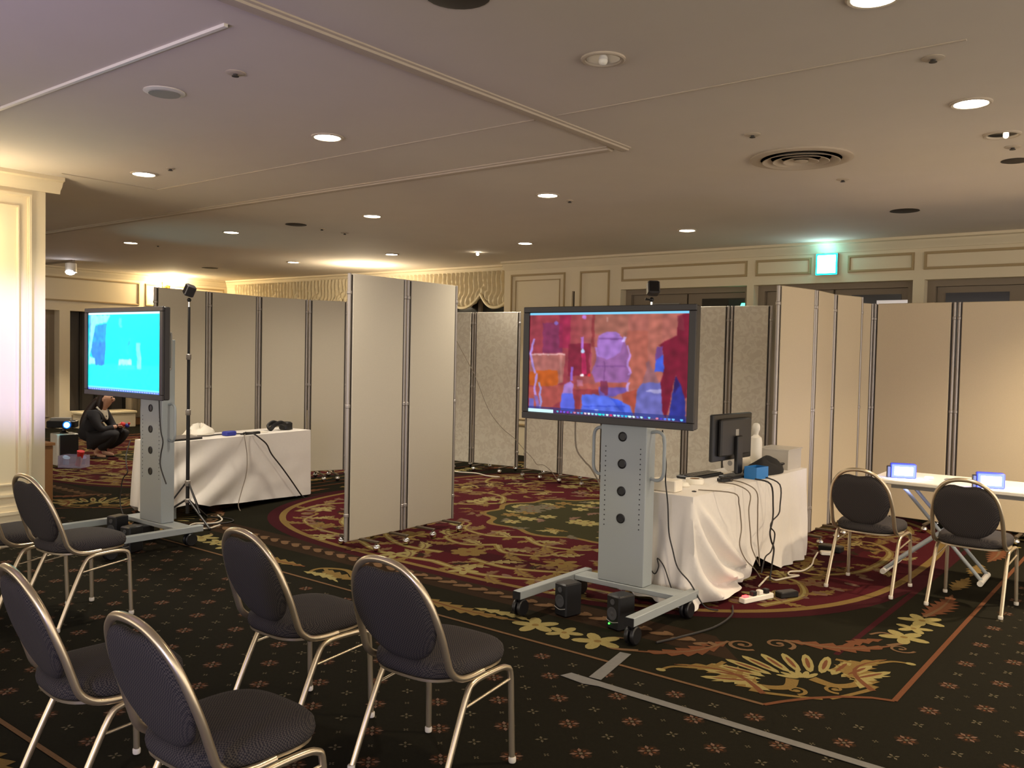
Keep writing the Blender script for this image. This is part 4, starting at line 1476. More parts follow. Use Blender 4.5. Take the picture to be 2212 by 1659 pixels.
def cloth(label, L, D, loc, rz, hem, fold, top_m=M_CLOTH, rad=0.03):
    """draped cloth: perimeter skirt with folds. hem(side,t) -> hem height, fold(side,t,s) -> outward offset.
    sides: 0 front (-y), 1 right (+x), 2 back, 3 left"""
    nper = [90, 28, 90, 28]
    per = []
    a, b = L / 2 + 0.004, D / 2 + 0.004
    cn = [(-a, -b), (a, -b), (a, b), (-a, b)]
    nrm = [(0, -1), (1, 0), (0, 1), (-1, 0)]
    for sd in range(4):
        p, q = cn[sd], cn[(sd + 1) % 4]
        for i in range(nper[sd]):
            t = i / nper[sd]
            per.append((p[0] + (q[0] - p[0]) * t, p[1] + (q[1] - p[1]) * t, sd, t))
    n = len(per)
    nz = 26
    rings = []
    for sc in (0.0, 0.5, 0.97):
        rings.append([Vector((x * sc if sc else x * 0.02, y * sc if sc else y * 0.02, TH - 0.0005 + 0.002 * math.sin(x * 9 + y * 5) * (sc > 0.4) * (sc < 0.9))) for (x, y, sd, t) in per])
    for j in range(nz + 1):
        s = j / nz
        ring = []
        for (x, y, sd, t) in per:
            z = TH - 0.002 - (TH - 0.002 - hem(sd, t)) * s
            off = fold(sd, t, s)
            nx, ny = nrm[sd]
            if t < 0.08:
                k = 0.5 * (1 - t / 0.08)
                px, py = nrm[sd - 1]
                nx, ny = nx * (1 - k) + px * k, ny * (1 - k) + py * k
            elif t > 0.92:
                k = 0.5 * ((t - 0.92) / 0.08)
                px, py = nrm[(sd + 1) % 4]
                nx, ny = nx * (1 - k) + px * k, ny * (1 - k) + py * k
            ring.append(Vector((x + nx * off, y + ny * off, z)))
        rings.append(ring)
    mb = MB()
    mb.rings(rings, True, False)
    o = mb.build('tablecloth', top_m, None, 70, loc)
    o.rotation_euler = (0, 0, rz)
    tag(o, label, 'tablecloth', 'white tablecloths')
    return o


# left table: length along Y, front face towards +X
LT = (-7.435, 4.995, 0)
LRZ = R(90 + 7.8)
table_under('folding table beneath the white cloth in front of the beige screens', 1.76, 0.44, LT, LRZ)


def hemL(sd, t):
    if sd == 0:
        return 0.10 - 0.085 * t + 0.05 * max(0, 1 - abs(t - 0.12) / 0.12)
    return {1: 0.02, 2: 0.05, 3: 0.10 - 0.09 * t}[sd]


def foldL(sd, t, s):
    o = 0.008 + 0.012 * s
    if sd == 0:
        k = max(0, 1 - t / 0.62)
        o += (0.05 * k * math.sin(9 * (t + 0.55 * s) * 2.2) * s ** 0.8 + 0.03 * s * k)
        o += 0.006 * pnoise((t * 9, s * 5, 2)) * s
    elif sd == 3:
        o += 0.045 * s * (1 + math.sin(t * 16 + 1.0 + 1.5 * s)) * 0.6
    else:
        o += 0.01 * s * math.sin(t * 14)
    return max(o, 0.004)


# sides in local frame: front (-y) must face +X world: local -y -> world +X when rz = 90deg
cloth('white cloth draped over the table with the headset and laptop', 1.76, 0.44, LT, LRZ, hemL, foldL)

# right table
RT = (-2.62, 5.825, 0)
RRZ = R(90)
table_under('folding table beneath the white cloth behind the red display', 1.95, 0.46, RT, RRZ)
KN = (0.405, 0.115)    # where the cloth is gathered (fraction along the front, height)


def hemR(sd, t):
    if sd == 0:
        if t < 0.43:
            return 0.015 + 0.045 * (t / 0.43)
        if t < 0.50:
            return 0.06 + 0.11 * (t - 0.43) / 0.07
        if t < 0.82:
            return 0.17 - 0.16 * min(1, (t - 0.50) / 0.22)
        return 0.01 + 0.01 * (t - 0.82)
    return {1: 0.02, 2: 0.03, 3: 0.05 - 0.03 * t}[sd]


def foldR(sd, t, s):
    o = 0.006 + 0.012 * s
    if sd == 0:
        z = TH - (TH - hemR(0, t)) * s
        kx, kz = KN[0] * 1.95, KN[1]
        ax, az = 0.0, TH + 0.02
        px, pz = t * 1.95, z
        cl = math.hypot(kx - ax, kz - az)
        ux, uz = (kx - ax) / cl, (kz - az) / cl
        u = ((px - ax) * ux + (pz - az) * uz) / cl
        v = -(px - ax) * -uz - (pz - az) * ux
        if 0.02 < u < 1.0:
            env = 4 * u * (1 - u)
            a = v / max(env, 0.12)
            w_ = max(0.0, min(1.0, (a + 0.10) / 0.12)) * min(1, env * 1.6) * s ** 0.5
            o += w_ * (0.045 + 0.050 * math.cos(2 * math.pi * (a - 0.06) / 0.17))
        r = math.hypot(px - kx, pz - kz)
        o += 0.045 * max(0, 1 - r / 0.10)
        k = max(0, (t - 0.62) / 0.38)
        o += 0.030 * k * s * (1 + math.sin(t * 60 - 3.0 * s))
        o += 0.008 * pnoise((t * 8, s * 4, 5)) * s
    elif sd == 3:
        o += 0.028 * s * (1 + math.sin(t * 20 + 2.2 * s))
    else:
        o += 0.015 * s * (1 + math.sin(t * 22))
    return max(o, 0.004)


cloth('white cloth gathered up over the table behind the red display', 1.95, 0.46, RT, RRZ, hemR, foldR)

# white folding table with crossed legs at the right
WT = thing('folding_table', 'bare white folding table with crossed legs and two lit devices', 'table', (-0.93, 6.90, 0), R(1.5))
MB().cbox(-0.93, 0.93, -0.31, 0.31, TH - 0.030, TH, 0.006).build('tabletop', M_WHITE, WT)
MB().box(-0.78, 0.78, -0.26, -0.235, TH - 0.06, TH - 0.0301).build('apron', M_GREYP, WT, smooth=0)
MB().box(-0.78, 0.78, 0.235, 0.26, TH - 0.06, TH - 0.0301).build('apron', M_GREYP, WT, smooth=0)
for off in (0.0, 0.92):
    for (xb, xt, yy) in ((-0.82, -0.10, 0.20), (-0.20, -0.74, 0.12)):
        xb, xt = (xb + off * 1.02, xt + off * 1.02)
        for s in (-1, 1):
            MB().tube([(xb, s * yy, 0.035), (xt, s * yy, TH - 0.05)], 0.013, 10).build('leg', M_STEEL, WT)
        MB().tube([(xb, -yy - 0.05, 0.022), (xb, yy + 0.05, 0.022)], 0.020, 10).build('foot_bar', M_WHITE, WT)


def lit_device(label, x, y, rz, strength):
    t = thing('lit_device', label, 'device', (x, y, TH), R(rz), 'small blue devices with glowing screens')
    MB().cbox(-0.085, 0.085, -0.03, 0.05, 0.0, 0.105, 0.006).build('case', M_NAVY, t)
    MB().box(-0.062, 0.062, -0.033, -0.0301, 0.022, 0.084).build('screen', emis('device_screen', (232, 240, 255), strength), t, smooth=0)
    MB().cbox(-0.110, -0.0851, -0.02, 0.03, 0.0, 0.085, 0.004).build('side_block', M_BLACK, t)
    lamp('device_glow', 'AREA', (0, -0.05, 0.055), 1.2, (0.45, 0.5, 1.0), 0.1, parent=t).rotation_euler = (R(90), 0, 0)
    return t


lit_device('blue device with a glowing white screen beside the first chair', -1.66, 6.76, 22, 9)
lit_device('blue device with a glowing white screen behind the chair at the right edge', -1.08, 6.68, 18, 9)
o = MB().cbox(-0.03, 0.03, -0.018, 0.018, 0, 0.022, 0.006).build('plug_adapter', M_WHITE, loc=(-1.50, 6.84, TH))
tag(o, 'white plug beside the blue device on the white table', 'adapter')
o = MB().cbox(-0.07, 0.07, -0.035, 0.035, 0, 0.008, 0.002).build('phone', M_GREYP, loc=(-1.34, 6.92, TH))
tag(o, 'flat grey phone lying on the white folding table', 'phone')

# ================================================================== THINGS ON THE RIGHT TABLE
t = thing('computer_monitor', 'black monitor seen from behind on the white cloth', 'monitor', (-2.60, 5.86, TH), R(-90 - 4))
MB().cbox(-0.285, 0.285, -0.018, 0.012, 0.125, 0.455, 0.006).build('bezel', M_BLACK, t)
MB().cbox(-0.22, 0.22, 0.0121, 0.045, 0.16, 0.42, 0.01).build('back_cover', mat('monitor_back', (40, 38, 38), 0.5), t)
MB().box(-0.022, 0.022, 0.0451, 0.047, 0.30, 0.345).build('maker_badge', M_GREYP, t, smooth=0)
MB().box(-0.265, 0.265, -0.0195, -0.0181, 0.145, 0.435).build('screen', M_BLACKG, t, smooth=0)
MB().cbox(-0.04, 0.04, 0.046, 0.075, 0.03, 0.30, 0.006).build('stand_neck', M_BLACK, t)
MB().cbox(-0.12, 0.12, -0.03, 0.09, 0.0, 0.02, 0.006).build('stand_base', M_BLACK, t)
t = thing('keyboard', 'black keyboard on the white cloth left of the monitor', 'keyboard', (-2.755, 5.70, TH), R(84))
MB().cbox(-0.20, 0.20, -0.07, 0.07, 0.0, 0.020, 0.004).build('case', M_BLACK, t)
for r_ in range(4):
    MB().cbox(-0.19, 0.19, -0.058 + r_ * 0.03, -0.034 + r_ * 0.03, 0.0201, 0.025, 0.001).build('key_row', M_BLACKG, t)
t = thing('storage_box', 'open bright blue plastic box at the table edge', 'box', (-2.435, 5.93, TH), R(80))
for (x0, x1, y0, y1, z0, z1) in ((-0.075, 0.075, -0.05, 0.05, 0.0, 0.005), (-0.075, 0.075, -0.05, -0.046, 0.005, 0.085), (-0.075, 0.075, 0.046, 0.05, 0.005, 0.085), (-0.075, -0.071, -0.046, 0.046, 0.005, 0.085), (0.071, 0.075, -0.046, 0.046, 0.005, 0.085)):
    MB().box(x0, x1, y0, y1, z0, z1).build('box_wall', M_BLUE, t, smooth=0)
# limp black bag
t = thing('black_bag', 'limp black bag lying behind the blue box', 'bag', (-2.50, 6.245, TH), R(84))
rings = []
for (sc, z) in ((1.0, 0.0), (1.02, 0.02), (0.95, 0.05), (0.74, 0.08), (0.38, 0.10), (0.08, 0.105)):
    rings.append([Vector((0.225 * sc * math.cos(a) * (1 + 0.12 * math.sin(3 * a + 1)), 0.11 * sc * math.sin(a) * (1 + 0.1 * math.cos(2 * a)), z * (1 + 0.25 * math.sin(a * 2 + 0.6)))) for a in [2 * math.pi * k / 28 for k in range(28)]])
MB().rings(rings).build('bag_body', mat('black_cloth', (24, 22, 22), 0.85, 0, 0.1, 30), t, 60)
MB().tube(cr([(0.15, -0.03, 0.06), (0.20, -0.05, 0.06), (0.215, 0.0, 0.04), (0.18, 0.03, 0.05)], 5), 0.008, 8).build('strap', M_BLACK, t)
# clear tub
t = thing('storage_tub', 'frosted clear plastic tub at the far end of the table', 'box', (-2.55, 6.665, TH), R(90))
cm = clear('frosted_plastic', (214, 208, 196), 0.55, 0.35)
for (x0, x1, y0, y1, z0, z1) in ((-0.14, 0.14, -0.12, 0.12, 0.0, 0.004), (-0.14, 0.14, -0.12, -0.116, 0.004, 0.15), (-0.14, 0.14, 0.116, 0.12, 0.004, 0.15), (-0.14, -0.136, -0.116, 0.116, 0.004, 0.15), (0.136, 0.14, -0.116, 0.116, 0.004, 0.15)):
    MB().box(x0, x1, y0, y1, z0, z1).build('tub_wall', cm, t, smooth=0)
MB().box(-0.148, 0.148, -0.128, 0.128, 0.1501, 0.158).build('tub_lid', cm, t, smooth=0)
t = thing('pump_bottle', 'tall white bottle with a rounded cap behind the monitor', 'bottle', (-2.665, 6.465, TH))
MB().lathe([(0.044, 0), (0.048, 0.01), (0.048, 0.20), (0.042, 0.24), (0.022, 0.255), (0.018, 0.262)], n=24).build('bottle_body', M_WHITE, t)
MB().lathe([(0.017, 0.2621), (0.019, 0.28), (0.028, 0.30), (0.029, 0.325), (0.022, 0.345), (0.008, 0.352)], n=20).build('cap', M_WHITE, t)
t = thing('paper_roll', 'white roll lying beside the monitor stand', 'roll', (-2.70, 6.20, TH), R(80))
MB().tube([(-0.09, 0, 0.065), (0.09, 0, 0.065)], 0.064, 22).build('roll_body', M_PAPER, t)
MB().tube([(-0.0915, 0, 0.065), (-0.0901, 0, 0.065)], 0.02, 14).build('roll_core', M_GREYP, t)
o = MB().cbox(-0.09, 0.09, -0.05, 0.05, 0.0, 0.075, 0.006).build('tissue_box', M_PAPER, loc=(-2.62, 4.94, TH))
tag(o, 'crumpled white tissue box at the near end of the table', 'box')
t = thing('tape_roll', 'white roll of tape lying flat near the table corner', 'tape', (-2.63, 5.36, TH))
MB().lathe([(0.035, 0.0), (0.060, 0.0), (0.060, 0.035), (0.035, 0.035)], n=26, cap0=False, cap1=False).lathe([(0.035, 0.035), (0.035, 0.0)], n=26, cap0=False, cap1=False).build('tape_body', M_WHITE, t)
MB().lathe([(0.0345, 0.001), (0.0345, 0.034), (0.032, 0.034), (0.032, 0.001)], n=26, cap0=False, cap1=False).build('cardboard_core', M_WOOD, t)
o = MB().lathe([(0.038, 0), (0.042, 0.008), (0.030, 0.026), (0.008, 0.032)], n=20).build('computer_mouse', M_WHITE, loc=(-2.62, 5.18, TH))
tag(o, 'small round white mouse near the tissue box', 'mouse')
o = MB().cbox(-0.055, 0.055, -0.028, 0.028, 0.0, 0.028, 0.006).build('power_brick', M_BLACK, loc=(-2.52, 5.60, TH))
o.rotation_euler = (0, 0, R(70))
tag(o, 'black power brick on the cloth in front of the keyboard', 'adapter')
o = MB().lathe([(0.014, 0), (0.015, 0.004), (0.006, 0.007)], n=14).build('lens_cap', M_BLACK, loc=(-2.47, 5.03, TH))
tag(o, 'tiny black cap at the near corner of the table', 'cap')
o = MB().cbox(-0.08, 0.08, -0.06, 0.06, 0.0, 0.012, 0.002).build('document', M_PAPER, loc=(-2.755, 5.985, TH))
tag(o, 'stack of white paper behind the monitor foot', 'paper')

# ================================================================== THINGS ON THE LEFT TABLE
t = thing('laptop', 'closed grey laptop at the near end of the left table', 'laptop', (-7.28, 4.36, TH), R(100))
MB().cbox(-0.17, 0.17, -0.12, 0.12, 0.0, 0.014, 0.004).build('laptop_base', M_BLACK, t)
MB().cbox(-0.17, 0.17, -0.12, 0.12, 0.0145, 0.024, 0.003).build('laptop_lid', mat('laptop_grey', (120, 114, 110), 0.45, 0.3), t)
t = thing('crumpled_bag', 'crumpled white plastic bag behind the tripod pole', 'bag', (-7.52, 4.72, TH), R(98))
rings = []
for (sc, z) in ((1.0, 0.0), (1.02, 0.02), (0.85, 0.055), (0.5, 0.085), (0.15, 0.092)):
    rings.append([Vector((0.16 * sc * math.cos(a) * (1 + 0.2 * math.sin(5 * a + z * 40)), 0.09 * sc * math.sin(a), z * (1 + 0.3 * math.sin(a * 4)))) for a in [2 * math.pi * k / 30 for k in range(30)]])
MB().rings(rings).build('bag_body', M_WHITE, t, 25)
o = MB().cbox(-0.065, 0.065, -0.035, 0.035, 0.0, 0.045, 0.008).build('glasses_case', M_NAVY, loc=(-7.30, 4.90, TH))
o.rotation_euler = (0, 0, R(98))
tag(o, 'small dark blue case on the left table', 'case')
t = thing('cable_adapter', 'black inline adapter on the edge of the left table', 'adapter', (-7.28, 5.14, TH), R(98))
MB().cbox(-0.10, 0.10, -0.02, 0.02, 0.0, 0.025, 0.005).build('adapter_body', M_BLACK, t)
MB().cbox(-0.14, -0.101, -0.012, 0.012, 0.004, 0.02, 0.003).build('plug', M_BLACK, t)
t = thing('virtual_reality_headset', 'black virtual reality headset lying on the left table', 'headset', (-7.47, 5.62, TH), R(98))
MB().cbox(0.02, 0.13, -0.06, 0.05, 0.0, 0.085, 0.014).build('visor', M_BLACK, t)
MB().tube(cr([(0.03, -0.05, 0.055), (-0.05, -0.06, 0.085), (-0.12, -0.04, 0.06), (-0.14, 0.0, 0.015), (-0.12, 0.05, 0.05), (-0.04, 0.06, 0.08), (0.03, 0.045, 0.055)], 5), 0.014, 8, flat=1.6).build('strap', M_BLACK, t)
MB().cbox(0.1301, 0.16, -0.03, 0.02, 0.0, 0.022, 0.005).build('face_pad', M_GREYP, t)
o = MB().cbox(-0.07, 0.07, -0.05, 0.05, 0.0, 0.004, 0.001).build('document', M_PAPER, loc=(-7.42, 5.34, TH))
tag(o, 'white sheet of paper on the left table beside the headset', 'paper')


# ================================================================== TRIPODS WITH SENSOR BOXES
def tripod(label, x, y, rz, top, tilt, legs=True):
    t = thing('light_stand', label, 'tripod', (x, y, 0), R(rz), 'light stands with sensor boxes')
    MB().cyl((0, 0, 0.10), (0, 0, 0.98), 0.016, n=12).build('lower_pole', M_BLACK, t)
    MB().cyl((0, 0, 0.98), (0, 0, 1.46), 0.0135, n=12).build('middle_pole', M_BLACK, t)
    MB().cyl((0, 0, 1.46), (0, 0, top - 0.16), 0.011, n=12).build('upper_pole', M_BLACK, t)
    for z in (0.98, 1.46):
        c = MB().lathe([(0.020, z - 0.025), (0.022, z - 0.02), (0.022, z + 0.02), (0.018, z + 0.025)], n=14).build('clamp_collar', M_ALU, t)
        MB().tube([(-0.02, 0, z), (-0.05, 0, z + 0.004)], [0.008, 0.012], 8).build('clamp_knob', M_BLACK, c)
    MB().lathe([(0.022, 0.34), (0.024, 0.345), (0.024, 0.385), (0.018, 0.39)], n=14).build('leg_hub', M_ALU, t)
    MB().lathe([(0.022, 0.195), (0.024, 0.20), (0.024, 0.225), (0.018, 0.23)], n=14).build('leg_hub', M_ALU, t)
    for k in range(3):
        a = R(20) + 2 * math.pi * k / 3
        c, s = math.cos(a), math.sin(a)
        MB().tube([(c * 0.02, s * 0.02, 0.215), (c * 0.34, s * 0.34, 0.012)], 0.009, 8).build('leg', M_BLACK, t)
        MB().tube([(c * 0.02, s * 0.02, 0.36), (c * 0.19, s * 0.19, 0.125)], 0.007, 8).build('brace', M_BLACK, t)
        MB().ball((c * 0.34, s * 0.34, 0.012), 0.012, 8).build('rubber_foot', M_BLACK, t)
    MB().cyl((0, 0, top - 0.16), (0, 0, top - 0.115), 0.008, n=10).build('spigot', M_CHROME, t)
    b = MB().ball((0, 0, top - 0.10), 0.018, 10).build('ball_head', M_BLACK, t)
    MB().tube([(-0.015, 0, top - 0.10), (-0.045, 0, top - 0.095)], [0.006, 0.010], 8).build('lock_knob', M_BLACK, b)
    x_ = Matrix.Translation((0.01, 0, top - 0.02)) @ Matrix.Rotation(R(tilt), 4, 'Y') @ Matrix.Rotation(R(-18), 4, 'X')
    h = MB().cbox(-0.043, 0.043, -0.04, 0.04, -0.045, 0.05, 0.008, xf=x_).build('sensor_box', mat('sensor_grey', (52, 50, 52), 0.4), t)
    MB().box(-0.034, 0.034, -0.0425, -0.0401, -0.034, 0.040, xf=x_).build('sensor_window', M_BLACKG, h, smooth=0)
    return t


tripod('black light stand with a tilted sensor box before the left table', -6.85, 4.19, -20, 2.05, 20)
tripod('black light stand whose sensor box rises above the red display', -3.13, 5.60, 40, 2.06, 0)


# ================================================================== CABLES
def cable(name, label, pts, r, m, cat='cable', group=None, k=5):
    o = MB().tube(cr(pts, k), r, 6).build(name, m)
    tag(o, label, cat, group)
    return o


CG = 'cables hanging in front of the right table'
cable('display_cable', 'dark cable hanging down behind the red display to the floor', [(-2.56, 4.76, 1.1), (-2.55, 4.76, 1.01), (-2.53, 4.76, 0.9), (-2.53, 4.76, 0.79), (-2.51, 4.76, 0.65), (-2.5, 4.765, 0.48), (-2.47, 4.76, 0.38), (-2.43, 4.76, 0.27), (-2.35, 4.77, 0.19), (-2.27, 4.80, 0.06), (-2.25, 4.95, 0.006)], 0.005, M_CABLE)
cable('display_cable', 'grey cable hanging left of the column of the red display', [(-3.23, 4.8, 1.16), (-3.22, 4.8, 0.94), (-3.15, 4.8, 0.85), (-3.1, 4.8, 0.81), (-3.02, 4.8, 0.70), (-2.95, 4.80, 0.55)], 0.006, M_CABLEG)
cable('loose_cable', 'thin looped cable against the near end of the right tablecloth', [(-2.66, 4.79, 0.42), (-2.64, 4.785, 0.34), (-2.635, 4.785, 0.24), (-2.60, 4.785, 0.20), (-2.575, 4.785, 0.25), (-2.585, 4.785, 0.30), (-2.54, 4.785, 0.26), (-2.50, 4.785, 0.17), (-2.47, 4.785, 0.10)], 0.004, M_CABLE)
X0 = -2.285
cable('hanging_cable', 'thin beige cable drooping down the front of the right tablecloth', [(-2.45, 5.05, 0.712), (X0, 5.22, 0.69), (X0, 5.30, 0.61), (X0, 5.33, 0.53), (X0, 5.35, 0.44), (X0, 5.33, 0.34), (X0, 5.43, 0.23), (X0 + .02, 5.54, 0.15), (X0 + .03, 5.62, 0.08)], 0.004, M_CABLEG, group=CG)
cable('hanging_cable', 'grey cable hanging in the middle of the right tablecloth', [(-2.50, 5.45, 0.712), (-2.37, 5.44, 0.712), (X0, 5.47, 0.66), (X0, 5.46, 0.55), (X0, 5.5, 0.39), (X0, 5.53, 0.29), (X0 + .02, 5.61, 0.17)], 0.004, M_CABLEG, group=CG)
cable('hanging_cable', 'grey cable beside the gathered fold of the right tablecloth', [(-2.50, 5.62, 0.712), (-2.37, 5.56, 0.712), (X0, 5.58, 0.66), (X0, 5.61, 0.53), (X0, 5.62, 0.37), (X0 + .02, 5.6, 0.26), (X0 + .03, 5.60, 0.16)], 0.004, M_CABLEG, group=CG)
cable('hanging_cable', 'thick dark cable running from the blue box to the floor', [(-2.39, 5.80, 0.712), (X0 - .01, 5.85, 0.68), (X0, 5.88, 0.53), (X0, 5.88, 0.43), (X0, 5.84, 0.35), (X0, 5.87, 0.28), (X0, 5.92, 0.22), (X0, 5.9, 0.13), (X0, 5.86, 0.008)], 0.006, M_CABLE, group=CG)
cable('hanging_cable', 'dark cable twisted round the thick one below the blue box', [(-2.39, 5.96, 0.712), (X0 - .01, 6.02, 0.66), (X0, 6.01, 0.51), (X0 + .01, 5.96, 0.46), (X0 + .015, 5.84, 0.43), (X0 + .015, 5.81, 0.39), (X0 + .015, 5.89, 0.33), (X0 + .01, 5.85, 0.22), (X0 + .01, 5.74, 0.19), (X0 + .02, 5.66, 0.10)], 0.005, M_CABLE, group=CG)
cable('extension_lead', 'white cable snaking over the carpet beside the right table', [(-2.30, 6.88, 0.03), (-2.28, 6.74, 0.007), (-2.22, 6.51, 0.007), (-2.21, 6.3, 0.007), (-2.27, 6.21, 0.007), (-2.24, 6.11, 0.007), (-2.18, 6.14, 0.007), (-2.22, 6.02, 0.007), (-2.26, 5.9, 0.007), (-2.33, 5.95, 0.007), (-2.31, 5.82, 0.007), (-2.28, 5.66, 0.007)], 0.006, M_CABLEW)
# the left table's face runs through (-7.10, 4.15) and (-7.34, 5.90)
cable('hanging_cable', 'thick black cable slanting down the front of the left tablecloth', [(-7.26, 5.05, 0.725), (-7.20, 5.10, 0.715), (-7.17, 5.17, 0.66), (-7.17, 5.24, 0.60), (-7.19, 5.31, 0.50), (-7.20, 5.43, 0.37), (-7.21, 5.56, 0.22), (-7.24, 5.72, 0.04), (-7.24, 5.76, 0.008)], 0.007, M_CABLE)
cable('hanging_cable', 'thin grey cable hanging straight down the left tablecloth', [(-7.22, 5.02, 0.712), (-7.15, 4.97, 0.68), (-7.14, 4.99, 0.53), (-7.13, 4.98, 0.35), (-7.12, 4.92, 0.18), (-7.11, 4.88, 0.06), (-7.05, 4.86, 0.008)], 0.004, M_CABLEG)
cable('table_cable', 'black cable lying along the top of the left table', [(-7.33, 4.58, 0.714), (-7.34, 4.70, 0.708), (-7.40, 4.84, 0.707), (-7.38, 4.98, 0.707), (-7.29, 5.02, 0.712)], 0.006, M_CABLE)
cable('display_cable', 'thin black cable running down the column of the cyan display', [(-6.37, 3.645, 1.13), (-6.36, 3.645, 1.0), (-6.34, 3.645, 0.88), (-6.31, 3.645, 0.80), (-6.34, 3.645, 0.70), (-6.335, 3.64, 0.61), (-6.25, 3.64, 0.48)], 0.005, M_CABLE)
cable('loose_cable', 'grey cable drooping from the left end of the left table', [(-7.22, 4.09, 0.712), (-7.20, 4.03, 0.70), (-7.21, 4.00, 0.60), (-7.13, 3.98, 0.46), (-7.09, 3.97, 0.30), (-7.05, 3.96, 0.12), (-7.02, 3.96, 0.008)], 0.005, M_CABLEG)
cable('loose_cable', 'dark wavy cable trailing down left of the cyan display stand', [(-7.50, 4.02, 0.70), (-7.46, 3.96, 0.58), (-7.40, 3.93, 0.49), (-7.38, 3.93, 0.43), (-7.46, 3.93, 0.36), (-7.50, 3.93, 0.23), (-7.50, 3.93, 0.12), (-7.40, 3.92, 0.008)], 0.005, M_CABLE)
cable('thin_wire', 'thin wire slanting down in front of the grey damask screens', [(-7.78, 8.64, 1.80), (-7.69, 8.6, 1.68), (-7.51, 8.6, 1.44), (-7.36, 8.6, 1.23), (-7.13, 8.6, 0.82), (-6.9, 8.6, 0.6), (-6.71, 8.6, 0.49), (-6.56, 8.6, 0.37), (-6.41, 8.6, 0.26), (-6.34, 8.6, 0.19), (-6.23, 8.6, 0.19), (-6.09, 8.6, 0.10), (-6.0, 8.58, 0.006)], 0.004, M_CABLEG)
cable('loose_cable', 'white coiled cable on the carpet under the left tripod', [(-7.02, 4.60, 0.007), (-6.80, 4.50, 0.007), (-6.72, 4.36, 0.007), (-6.82, 4.24, 0.007), (-6.70, 4.12, 0.007), (-6.56, 4.20, 0.007), (-6.62, 4.36, 0.007)], 0.007, M_CABLEW)
cable('loose_cable', 'black cable curling from tripod to cyan display stand', [(-7.0, 4.52, 0.006), (-6.78, 4.58, 0.006), (-6.66, 4.46, 0.006), (-6.78, 4.06, 0.006), (-6.52, 3.98, 0.006), (-6.38, 3.98, 0.006)], 0.006, M_CABLE)
cable('loose_cable', 'white cable lying before the far damask screen', [(-7.6, 8.44, 0.007), (-7.42, 8.38, 0.007), (-7.2, 8.46, 0.007), (-6.95, 8.38, 0.007), (-6.78, 8.42, 0.007)], 0.008, M_CABLEW)
cable('floor_lead', 'dark lead crossing the carpet from the tape to the right table', [(-2.24, 4.16, 0.006), (-2.18, 4.35, 0.006), (-2.12, 4.62, 0.006), (-2.14, 4.9, 0.006), (-2.22, 5.1, 0.006)], 0.006, M_CABLE)
# power strip
t = thing('power_strip', 'power strip with a glowing red switch beside the right tablecloth', 'power strip', (-2.165, 5.34, 0), R(72))
MB().cbox(-0.14, 0.14, -0.025, 0.025, 0.0, 0.035, 0.005).build('strip_body', M_WHITE, t)
MB().cbox(-0.125, -0.085, -0.015, 0.015, 0.0351, 0.046, 0.003).build('switch', emis('red_switch', (255, 40, 40), 4), t)
for k in range(3):
    MB().cbox(-0.05 + k * 0.06, -0.015 + k * 0.06, -0.018, 0.018, 0.0351, 0.065, 0.004).build('plug', M_BLACK if k != 1 else M_WHITE, t)
o = MB().cbox(-0.07, 0.07, -0.035, 0.035, 0.0, 0.04, 0.006).build('power_brick', M_BLACK, loc=(-2.05, 5.56, 0))
o.rotation_euler = (0, 0, R(60))
tag(o, 'black power brick on the carpet next to the power strip', 'adapter')
o = MB().cbox(-0.05, 0.05, -0.03, 0.03, 0.0, 0.03, 0.005).build('power_brick', M_WHITE, loc=(-2.26, 6.98, 0))
o.rotation_euler = (0, 0, R(30))
tag(o, 'white adapter on the carpet at the far corner of the right table', 'adapter')
o = MB().cbox(-0.09, 0.09, -0.05, 0.05, 0.0, 0.05, 0.008).build('power_brick', M_BLACK, loc=(-2.28, 7.14, 0))
tag(o, 'black box on the carpet beside the warm beige screen', 'adapter')
o = MB().cbox(-0.10, 0.10, -0.05, 0.05, 0.0, 0.03, 0.006).build('power_brick', M_WHITE, loc=(-6.92, 4.05, 0))
tag(o, 'white adapter block on the carpet behind the cyan display stand', 'adapter')

# ================================================================== TAPE ON THE FLOOR
tp = thing('floor_tape', 'strips of worn grey tape marking a corner on the carpet', 'tape', (-2.20, 3.46, 0))
MB().prism([(-0.16, -0.03), (-0.14, 0.035), (0.05, 0.03), (1.7, 0.0), (1.7, -0.042), (0.05, -0.024), (-0.02, -0.045)], 0.0, 0.0015).build('tape_strip', M_TAPE, tp, smooth=0)
MB().prism([(-0.045, 0.045), (-0.115, 0.45), (-0.055, 0.46), (0.02, 0.05)], 0.0, 0.0015).build('tape_strip', M_TAPE, tp, smooth=0)

# ================================================================== FAR LEFT: PROJECTOR, TUB, CABINET
t = thing('equipment_case', 'black-fronted white equipment case under the projector', 'case', (-11.43, 5.24, 0), R(84))
MB().cbox(-0.13, 0.13, -0.12, 0.12, 0.0, 0.40, 0.006).build('case_body', M_WHITE, t)
MB().cbox(-0.095, 0.128, -0.135, -0.1201, 0.02, 0.39, 0.004).build('front_panel', M_BLACK, t)
t = thing('projector', 'black projector with a glowing cyan lens on the equipment case', 'projector', (-11.43, 5.24, 0.40), R(32 + 22))
MB().lathe([(0.05, 0.0), (0.05, 0.012), (0.025, 0.03), (0.022, 0.075)], n=16).build('pedestal', M_BLACK, t)
MB().cbox(-0.19, 0.15, -0.10, 0.10, 0.076, 0.165, 0.01).build('projector_body', M_BLACK, t)
MB().box(-0.15, 0.08, -0.07, 0.07, 0.1651, 0.20).build('top_unit', M_GREYP, t, smooth=0)
MB().tube([(0.06, -0.10, 0.12), (0.06, -0.16, 0.12)], 0.05, 18).build('lens_barrel', mat('lens_blue', (20, 60, 120), 0.3), t)
